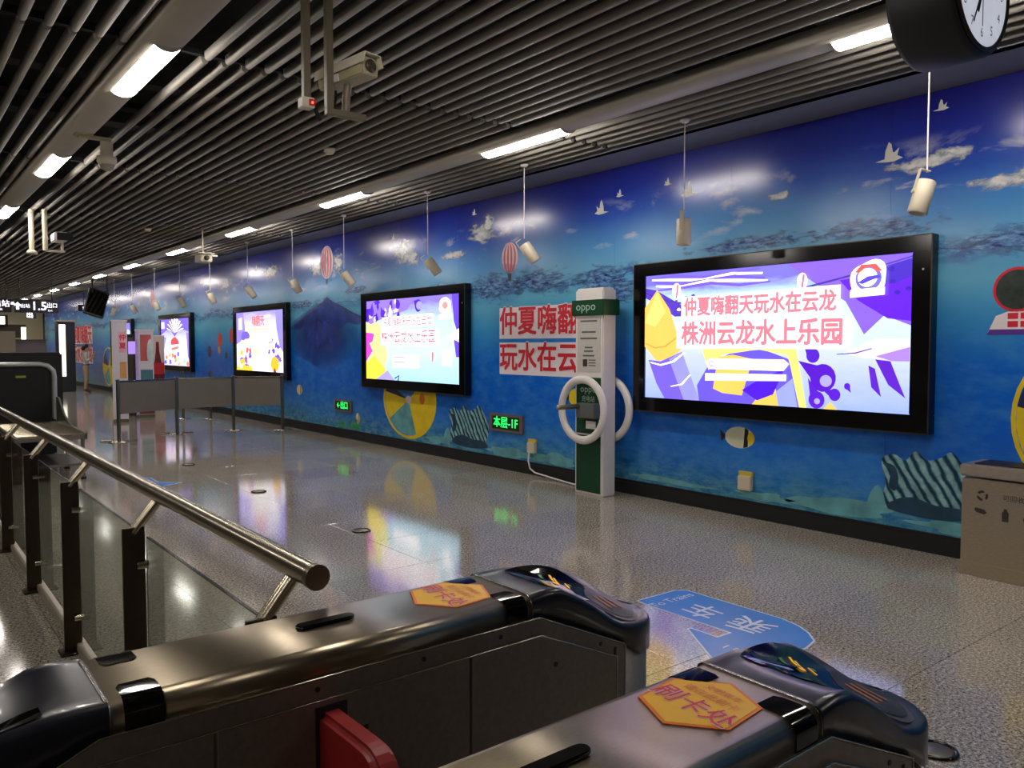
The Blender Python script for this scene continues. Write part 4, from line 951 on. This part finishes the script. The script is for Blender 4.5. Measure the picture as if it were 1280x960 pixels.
MB().prism([(-.075, .0), (-.058, .062), (.058, .062), (.075, .0), (.069, .0), (.052, .055), (-.052, .055), (-.069, 0)], 'y', -.20, .22).xf(hm).build('sunshield', mat('shield_cream', (214, 206, 184), .4), c1, .002)
MB().lathe([(0, 0), (.036, 0), (.036, .012), (0, .012)], (0, -.182, 0), 18, 'y').xf(hm).build('lens_window', mat('lens_brown', (70, 62, 44), .2), hb)
MB().box(-.067, -.060, .02, .10, -.045, -.005).xf(hm).build('type_label', M_WHITE, hb)
MB().tube([(.22, -.03, -.70), (.225, -.03, -.62), (.235, -.03, -.55)], .022, 10).build('swivel', M_POLE, c1)
MB().tube([(.235, .12, -.53), (.20, .06, -.64), (.16, -.02, -.67), (.12, -.03, -.62)], .008, 8).build('cable', M_MBLACK, c1)
sb = MB().box(-.035, .035, -.035, .035, -.715, -.66).build('sensor_box', M_CREAM, c1, .004)
MB().box(.0, .037, -.038, -.034, -.705, -.670).build('face', mat('red_face', (150, 40, 34), .4), sb)
MB().sphere((.018, -.040, -.688), .007, 10, 6).build('lamp', mat('red_led', (255, 70, 60), .3, emit=4, var=0), sb)
MB().tube([(.04, 0, -.69), (.07, .02, -.72), (.09, .02, -.76)], .012, 8).build('sensor_cable', M_MBLACK, sb)
c2 = thing('dome_camera', 'white turret camera fixed under the light trunk above the railing', 'camera', (1.53, 8.35, 3.60))
MB().box(-.02, .26, -.03, .03, -.03, .0).build('bracket', M_CAMG, c2, .004)
MB().box(-.05, .10, -.06, .06, -.012, .012).build('mount_plate', M_CAMG, c2, .003)
MB().lathe([(0, -.03), (.05, -.03), (.055, -.05), (.055, -.17), (.085, -.175), (.088, -.22), (.07, -.25), (0, -.25)], (.22, 0, 0), 18).build('turret', M_CREAM, c2)
MB().sphere((.22, 0, -.25), .07, 16, 8, (1, 1, .8)).build('dome', mat('dome_grey', (150, 146, 132), .3), c2)
c3 = thing('security_camera', 'small white security camera on two round cream poles', 'camera', (1.84, 13.75, ZC))
MB().tube([(0, 0, .0), (0, 0, -.62)], .035, 12).build('pole', M_CREAM, c3); MB().tube([(.16, -.1, .0), (.16, -.1, -.60)], .035, 12).build('pole', M_CREAM, c3)
MB().lathe([(0, -.66), (.07, -.66), (.07, -.62), (.05, -.60), (0, -.60)], (0, 0, 0), 14).build('pole_foot', M_CREAM, c3)
MB().box(.16, .42, -.12, -.08, -.62, -.59).build('arm', M_CREAM, c3, .003)
MB().tube([(.38, -.1, -.60), (.38, -.1, -.44)], .022, 10).build('swivel', M_CREAM, c3)
MB().box(.26, .44, -.26, .10, -.46, -.33).build('housing', M_WHITE, c3, .012); MB().box(.29, .50, -.275, -.255, -.45, -.34).build('front_glass', M_MBLACK, c3)
c4 = thing('security_camera', 'small box camera on a thin rod beside the mural trunk', 'camera', (4.58, 14.6, ZC))
MB().tube([(0, 0, .1), (0, 0, -.42)], .014, 8).build('rod', M_CREAM, c4); MB().box(-.10, .10, -.20, .14, -.54, -.40).build('housing', M_CREAM, c4, .012); MB().box(-.15, .13, -.24, .18, -.40, -.385).build('sunshield', M_CREAM, c4, .003)
MB().lathe([(0, 0), (.045, 0), (.045, .02), (0, .02)], (0, -.22, -.47), 14, 'y').build('lens', M_MBLACK, c4); MB().box(-.02, .25, -.02, .02, -.42, -.39).build('arm', M_CREAM, c4)
for x, y, wh in ((3.70, 7.68, 'midway between the two light trunks, beyond the boxed camera'), (3.72, 14.78, 'beside the rod mounted box camera')):
    t = thing('smoke_detector', 'round smoke detector ' + wh, 'detector', (x, y, ZC), 0, 'smoke detectors under the baffles')
    MB().lathe([(0, 0), (.055, 0), (.055, -.02), (.035, -.045), (0, -.045)], n=18).build('dome', M_CREAM, t); MB().lathe([(0, .01), (.06, .01), (.06, 0), (0, 0)], n=18).build('base', M_TRUNK, t)
# clock
ck = thing('hanging_clock', 'black double sided drum clock with white dial hanging from the ceiling', 'clock', (3.54, 1.41, 3.10))
MB().lathe([(.0, .0), (.252, 0), (.268, .004), (.275, .02), (.275, .24), (.268, .256), (.25, .26), (0, .26)], (0, 0, 0), 56, 'y').build('drum', M_MBLACK, ck)
def dial(y, s):
    d = MB().lathe([(0, 0), (.238, 0), (.238, .003), (0, .003)], (0, y, 0), 48, 'y').build('dial', mat('dial_white', (222, 226, 240), .4, emit=.55), ck)
    ik = mat('dial_ink', (110, 112, 124), .5); yy = y - .001 if s < 0 else y + .004
    for h in range(1, 13):
        a = 2 * pi * h / 12; me = text_mesh(str(h), .055, ik, 0)
        px, pz = .185 * sin(a) * (1 if s < 0 else -1), .185 * cos(a)
        link('numeral', me, d, mw=m_front(px, yy, pz) if s < 0 else Matrix(((-1, 0, 0, px), (0, 0, 1, yy), (0, 1, 0, pz), (0, 0, 0, 1))))
    for nm, a, ln, w in (('hour_hand', 3.5, .12, .006), ('minute_hand', 3.62, .18, .004), ('second_hand', 3.14, .16, .0015)):
        a2 = a if s < 0 else -a
        mm = MB().box(-w, w, -.001, .001, -.03, ln).xf(Matrix.Translation((0, yy - .002 if s < 0 else yy + .002, 0)) @ Matrix.Rotation(a2, 4, 'Y'))
        mm.build(nm, M_MBLACK, d)
    MB().ring((0, y, 0), .246, .010, 'y', 56, 8).build('bezel', M_MBLACK, ck)
dial(-.004, -1); dial(.261, 1)
MB().tube([(0, .13, .26), (0, .13, .62)], .018, 12).build('rod', M_MBLACK, ck)
# hanging monitor, direction signs
mo = thing('hanging_monitor', 'black monitor tilted down on ceiling rods before the mural', 'monitor', (5.3, 26.6, ZC))
MB().tube([(-.2, 0, .1), (-.2, 0, -.5)], .02, 8).tube([(.2, 0, .1), (.2, 0, -.5)], .02, 8).build('rod', M_MBLACK, mo)
MB().box(-.28, .28, -.06, .06, -.85, 0).xf(Matrix.Translation((0, .1, -.36)) @ Matrix.Rotation(R(18), 4, 'Y') @ Matrix.Rotation(R(-20), 4, 'X')).build('case', M_MBLACK, mo, .01)
MB().box(-.25, .25, -.064, -.058, -.81, -.06).xf(Matrix.Translation((0, .1, -.36)) @ Matrix.Rotation(R(18), 4, 'Y') @ Matrix.Rotation(R(-20), 4, 'X')).build('screen', M_SMOKE, mo)
LW = mat('sign_letter_lit', (250, 244, 255), .4, emit=1.6, var=0)
def hang_sign(x0, x1, y, z0, z1, label, items, rods, name='direction_sign'):
    t = thing(name, label, 'sign', ((x0 + x1) / 2, y, z0)); hx = (x1 - x0) / 2
    MB().box(-hx, hx, -.05, .05, 0, z1 - z0).build('case', mat('sign_violet_black', (30, 24, 40), .3), t, .006)
    for rx in rods: MB().tube([(rx, 0, z1 - z0), (rx, 0, ZC + .08 - z0)], .015, 8).build('rod', M_MBLACK, t)
    for it in items:
        if it[0] == 'arrow':
            a, b, s = it[1:]
            MB().prism([(a + s * p, b + s * q) for p, q in [(-.18, -.5), (.18, -.5), (.18, .02), (.5, .02), (0, .55), (-.5, .02), (-.18, .02)]], 'y', -.054, -.05).build('arrow', LW, t)
        else:
            tx, a, b, s, bo = it
            link('letters', text_mesh(tx, s, LW, bo), t, mw=m_front(a, -.053, b))
    return t
hang_sign(3.32, 4.50, 28.6, 2.66, 3.06, 'lit hanging sign with an arrow and the number 1.5', [('arrow', -.51, .20, .22), ('出站', -.31, .20, .13, .01), ('1.5', .06, .20, .36, .02), ('出', .34, .23, .17, .01), ('口', .49, .23, .15, .01), ('Exit', .36, .08, .08, .0)], (-.45, .42))
hang_sign(2.0, 3.24, 28.6, 2.66, 3.06, 'lit hanging sign with two words left of the arrow sign', [('出站', .36, .25, .22, .02), ('Exit', .30, .09, .11, .01)], (-.5, .5))
hang_sign(4.55, 4.9, 36.0, 2.70, 2.95, 'small white lit sign hanging beyond the arrow sign', [('出', -.05, .12, .24, .04)], (0.0,))
hang_sign(6.0, 6.4, 34.0, 2.95, 3.2, 'small green lit exit sign near the far end of the mural', [('安', 0, .12, .12, .0)], (0.0,))

# ------------------------------------------------------------------ far end: x-ray scanner, table, banners, kiosks, person
xr = thing('luggage_scanner', 'large black luggage x-ray scanner with rounded silver edge', 'scanner', (1.2, 14.2, 0))
MB().box(-.8, .74, -1.14, 1.2, .12, 1.38).build('body', M_MBLACK, xr, .03)
MB().box(-.8, .8, -1.2, -1.06, .10, .62).build('front_skirt', M_MBLACK, xr, .02)
rimm = MB().tube([(-.8, -1.16, 1.385), (.60, -1.16, 1.385), (.70, -1.16, 1.36), (.765, -1.16, 1.29), (.775, -1.16, 1.2), (.775, -1.16, .1)], .035, 10); rimm.build('silver_edge', mat('scanner_silver', (176, 180, 178), .35, .6), xr)
MB().box(-.7, .66, -1.20, -1.145, .62, 1.30).build('tunnel_curtain', mat('lead_curtain', (8, 8, 9), .7), xr)
MB().box(-.36, -.1, -1.215, -1.20, 1.20, 1.26).build('name_plate', mat('plate_grey', (70, 74, 72), .4), xr); MB().box(.3, .42, -1.215, -1.20, 1.20, 1.23).build('status_lamp', mat('lamp_olive', (110, 130, 40), .4, emit=.2), xr)
for x in (-.7, .65):
    for y in (-1.0, 1.0): MB().tube([(x, y, 0), (x, y, .14)], .04, 10).build('foot', M_MBLACK, xr)
tb = thing('roller_table', 'steel roller table with a sloped side plate at the scanner outlet', 'table', (1.62, 11.95, 0))
MB().box(-.38, .38, -.98, 1.02, .50, .55).build('frame', M_STEELD, tb, .006)
for k in range(14): MB().tube([(-.36, -.9 + k * .14, .555), (.36, -.9 + k * .14, .555)], .028, 8).build('roller', M_TUBE, tb)
MB().prism([(-.98, .50), (1.02, .50), (1.02, .92), (.85, .92), (.45, .70), (.0, .60), (-.98, .57)], 'x', .36, .385).build('side_plate', mat('plate_green_grey', (92, 98, 88), .4, .5), tb)
for x in (-.34, .34):
    for y in (-.93, .15): l = MB().tube([(x, y, .03), (x, y, .5)], .022, 8).build('leg', M_STEELD, tb); MB().lathe([(0, 0), (.035, 0), (.035, .03), (0, .03)], (x, y, 0), 10).build('foot', M_MBLACK, l)
MB().box(-.34, .34, -.93, .15, .17, .20).build('lower_shelf', M_STEELD, tb)
sc2 = thing('luggage_scanner', 'second black scanner box standing behind the silver edged scanner', 'scanner', (2.0, 18.2, 0))
MB().box(-.9, .75, -1.0, 1.0, .1, 1.52).build('body', M_MBLACK, sc2, .03); MB().box(-.9, .8, -1.06, 1.0, 0, .14).build('plinth', M_MBLACK, sc2)
MB().box(-.7, .55, -1.02, -.99, .6, 1.2).build('tunnel_curtain', mat('lead_curtain', (8, 8, 9), .7), sc2)
# banners
def banner(x, y, w, h, rz, label, items, colr=(214, 208, 214)):
    t = thing('roll_up_banner', label, 'banner', (x, y, 0), rz)
    MB().box(-w / 2, w / 2, -.06, .06, 0, .07).build('base', M_TUBE, t, .01)
    MB().tube([(0, .03, .05), (0, .03, h)], .012, 8).build('rear_pole', M_TUBE, t)
    s = MB().box(-w / 2, w / 2, -.004, .004, .06, h).build('sheet', mat('banner_%d_%d_%d' % colr, colr, .5), t)
    MB().box(-w / 2 - .01, w / 2 + .01, -.015, .015, h - .01, h + .02).build('top_bar', M_WHITE, t)
    for k, it in enumerate(items):
        if isinstance(it[0], str): link('banner_text', text_mesh(it[0], it[3], it[4], .02), s, mw=m_front(it[1], -.007 - .0006 * k, it[2]))
        else: MB().prism(it[0], 'y', -.006 - .0006 * k, -.004).build('banner_print', it[1], s)
rc = lambda a, b, c, d: [(a, c), (b, c), (b, d), (a, d)]
pv = lambda n, c: mat('banner_' + n, c, .5, 0, .15, 5)
banner(4.08, 18.7, .30, 2.18, R(-12), 'tall white banner with vertical print in front of the half hidden light box', [(rc(-.02, .13, 1.5, 1.95), pv('pink', (240, 170, 186))), ('仲', .06, 1.82, .14, M_PRINTRED), ('夏', .06, 1.64, .14, M_PRINTRED), (rc(-.0, .13, .95, 1.3), pv('orange', (220, 160, 90))), (rc(-.0, .12, .2, .9), pv('violet', (110, 90, 130)))])
tmv = thing('ticket_machine', 'dark upright machine with a small violet screen between the banners', 'machine', (4.70, 20.7, 0), R(-12))
MB().box(-.34, .34, -.3, .3, 0, 1.92).build('body', mat('machine_olive', (86, 80, 66), .4), tmv, .02); MB().box(.1, .30, -.31, -.295, 0.1, 1.85).build('side_strip', mat('machine_brown', (70, 48, 44), .4), tmv)
MB().box(.0, .2, -.318, -.305, 1.45, 1.75).build('screen', glow((190, 150, 255), 1.0), tmv); MB().box(-.34, .34, -.305, -.29, 1.84, 1.92).build('header', M_MBLACK, tmv)
banner(4.80, 19.6, .38, 2.0, R(-8), 'lilac edged banner with red print beside the dark machine', [(rc(-.19, -.13, .06, 2.0), pv('lilac', (196, 176, 236))), (rc(-.09, .14, 1.3, 1.9), pv('redprint', (196, 90, 90))), (rc(-.09, .17, .5, 1.1), pv('teal', (70, 120, 130))), (rc(-.13, .19, .08, .4), pv('maroon', (120, 40, 60))), (ell(.12, 1.5, .07, .3), pv('pale', (200, 214, 206)))])
banner(5.74, 22.2, .36, 1.9, R(-6), 'cream banner with a dark red bottle beside the purple poster', [([(-.12, .35), (.16, .35), (.18, .9), (.1, 1.25), (.06, 1.5), (.05, 1.75), (-.02, 1.75), (-.03, 1.5), (-.06, 1.25), (-.14, .9)], pv('bottle', (120, 24, 24))), (rc(-.14, .17, .9, 1.2), pv('red', (206, 40, 44))), (rc(-.16, .17, .1, .3), pv('tan', (200, 170, 140)))], (214, 190, 176))
# lit column, grey booth, person
lc = thing('lit_advert_column', 'dark upright column with a narrow glowing white panel', 'column', (5.33, 32.6, 0))
MB().box(-.28, .26, -.3, .3, 0, 2.5).build('body', mat('column_slate', (40, 44, 50), .4), lc, .02); MB().box(-.25, -.05, -.315, -.295, .55, 2.4).build('light_panel', mat('panel_glow', (255, 250, 226), .4, emit=1.6, var=.02), lc); MB().box(-.31, .29, -.33, .33, 2.5, 2.56).build('cap', mat('cap_pale', (170, 160, 140), .4), lc)
bo = thing('service_booth', 'grey service booth with a pale counter next to the lit column', 'booth', (4.1, 33.2, 0))
MB().box(-.7, .65, -.3, .8, 0, 1.85).build('body', mat('booth_mauve', (104, 94, 96), .6), bo, .02); MB().box(-.8, -.3, -.5, -.3, 0, 2.15).build('side_panel', mat('booth_tan', (140, 128, 104), .6), bo); MB().box(-.1, .05, -.31, -.295, 2.0 - .15, 2.3).build('lamp_panel', mat('panel_glow', (255, 250, 226), .4, emit=1.6, var=.02), bo); MB().box(-.75, .7, -.35, .85, 1.83, 1.87).build('top', mat('booth_top', (80, 70, 66), .5), bo)
ks = thing('shop_kiosk', 'low kiosk with dark green roof panel below the hanging signs', 'kiosk', (3.3, 36.0, 0))
MB().box(-1.2, .9, -.5, .5, 0, 1.55).build('counter', mat('kiosk_dark', (50, 46, 40), .6), ks, .02); MB().box(-.6, .7, -.52, .5, 1.55, 2.0).build('green_panel', mat('kiosk_green', (84, 100, 56), .6, var=.4, scale=8), ks); MB().box(.2, 1.2, -.3, .5, 1.95, 2.45).build('roof_box', mat('kiosk_roof', (70, 66, 48), .6), ks); MB().box(.1, .5, -.55, -.5, 2.45, 2.75).build('lit_plate', mat('panel_glow', (255, 250, 226), .4, emit=1.6, var=.02), ks); MB().box(.05, .6, -.5, .3, 2.4, 2.8).build('sign_box', M_MBLACK, ks)

def person():
    t = thing('person', 'person in a white top and khaki trousers standing beside the lit column', 'person', (5.76, 31.5, 0), R(70))
    # figure faces local -y; skin modifier body
    J = {'pel': (0, 0, .92), 'wai': (0, -.01, 1.05), 'che': (0, 0, 1.28), 'nec': (0, -.01, 1.42), 'hd0': (0, -.03, 1.50), 'hd1': (0, -.03, 1.62)}
    for s, k in ((1, 'l'), (-1, 'r')):
        J['hip' + k] = (s * .09, 0, .88); J['kne' + k] = (s * .10, -.02, .48); J['ank' + k] = (s * .10, .02 , .08); J['toe' + k] = (s * .11, -.15, .03)
        J['sho' + k] = (s * .17, 0, 1.36); J['elb' + k] = (s * .21, -.05, 1.12); J['wri' + k] = (s * .12, -.22, 1.30 if s > 0 else 1.22); J['han' + k] = (s * .09, -.27, 1.37 if s > 0 else 1.26)
        J['fi1' + k] = (s * .07, -.30, 1.42 if s > 0 else 1.28); J['fi2' + k] = (s * .09, -.31, 1.42 if s > 0 else 1.27); J['fi3' + k] = (s * .11, -.31, 1.41 if s > 0 else 1.26); J['fi4' + k] = (s * .125, -.30, 1.39 if s > 0 else 1.25); J['thu' + k] = (s * .05, -.25, 1.37 if s > 0 else 1.27)
    Ed = [('pel', 'wai'), ('wai', 'che'), ('che', 'nec'), ('nec', 'hd0'), ('hd0', 'hd1')]
    for k in 'lr':
        Ed += [('pel', 'hip' + k), ('hip' + k, 'kne' + k), ('kne' + k, 'ank' + k), ('ank' + k, 'toe' + k), ('che', 'sho' + k), ('sho' + k, 'elb' + k), ('elb' + k, 'wri' + k), ('wri' + k, 'han' + k), ('han' + k, 'thu' + k)] + [('han' + k, 'fi%d' % i + k) for i in (1, 2, 3, 4)]
    rad = {'pel': .13, 'wai': .115, 'che': .135, 'nec': .05, 'hd0': .075, 'hd1': .085, 'hip': .085, 'kne': .058, 'ank': .042, 'toe': .035, 'sho': .055, 'elb': .042, 'wri': .028, 'han': .03, 'fi1': .009, 'fi2': .009, 'fi3': .009, 'fi4': .008, 'thu': .010}
    ks_ = list(J); me = bpy.data.meshes.new('body'); me.from_pydata([J[k] for k in ks_], [(ks_.index(a), ks_.index(b)) for a, b in Ed], [])
    ob = link('body', me, t)
    md = ob.modifiers.new('skin', 'SKIN'); md.use_smooth_shade = True
    for i, k in enumerate(ks_):
        r = rad[k] if k in rad else rad[k[:3]]; sv = me.skin_vertices[0].data[i]; sv.radius = (r, r * (.8 if k in ('pel', 'wai', 'che') else 1)); sv.use_root = (k == 'pel')
    sd = ob.modifiers.new('sub', 'SUBSURF'); sd.levels = 2; sd.render_levels = 2
    # clothes and skin by height of the body itself
    m = newmat('person_cloth_skin'); g = NT(m); tc = g.n('ShaderNodeTexCoord'); sx = g.n('ShaderNodeSeparateXYZ'); g.l(tc.outputs['Object'], sx.inputs[0])
    col = g.ramp(g.math('DIVIDE', sx.outputs[2], 2.0), [(0, (96, 40, 36)), (.05, (150, 60, 50)), (.055, (178, 150, 112)), (.475, (178, 150, 112)), (.48, (60, 50, 40)), (.495, (196, 186, 170)), (.70, (206, 196, 180)), (.705, (190, 140, 110))], 'CONSTANT')
    arm = g.math('LESS_THAN', sx.outputs[1], -.16); hi = g.math('GREATER_THAN', sx.outputs[2], 1.0)
    col = g.mix(g.math('MULTIPLY', arm, hi), col, (190, 140, 110)); g.l(col, g.b.inputs['Base Color']); g.b.inputs['Roughness'].default_value = .7
    me.materials.append(m)
    sk = mat('skin', (190, 140, 110), .6); hr = mat('hair_black', (22, 18, 16), .5)
    MB().sphere((0, -.005, 1.60), .105, 18, 12, (.92, 1.02, 1.12)).sphere((0, .075, 1.55), .07, 12, 8, (1, .7, 1.2)).build('hair', hr, t)
    hd = MB().sphere((0, -.04, 1.555), .092, 18, 12, (.85, .92, 1.2)).sphere((0, -.127, 1.55), .016, 8, 6, (.8, 1, 1.4)).sphere((.083, -.02, 1.555), .022, 8, 6, (.4, .8, 1.3)).sphere((-.083, -.02, 1.555), .022, 8, 6, (.4, .8, 1.3)).build('face', sk, t)
    for s in (-1, 1): MB().sphere((s * .032, -.112, 1.572), .010, 8, 6, (1.3, .6, .7)).build('eye', hr, hd)
    MB().sphere((0, -.118, 1.505), .016, 8, 6, (1.6, .5, .5)).build('mouth', mat('lip', (150, 80, 72), .5), hd)
    MB().lathe([(.116, .955), (.122, .965), (.122, .99), (.116, 1.0)], (0, -.005, 0), 20).build('belt', mat('belt_dark', (46, 38, 32), .5), t)
person()
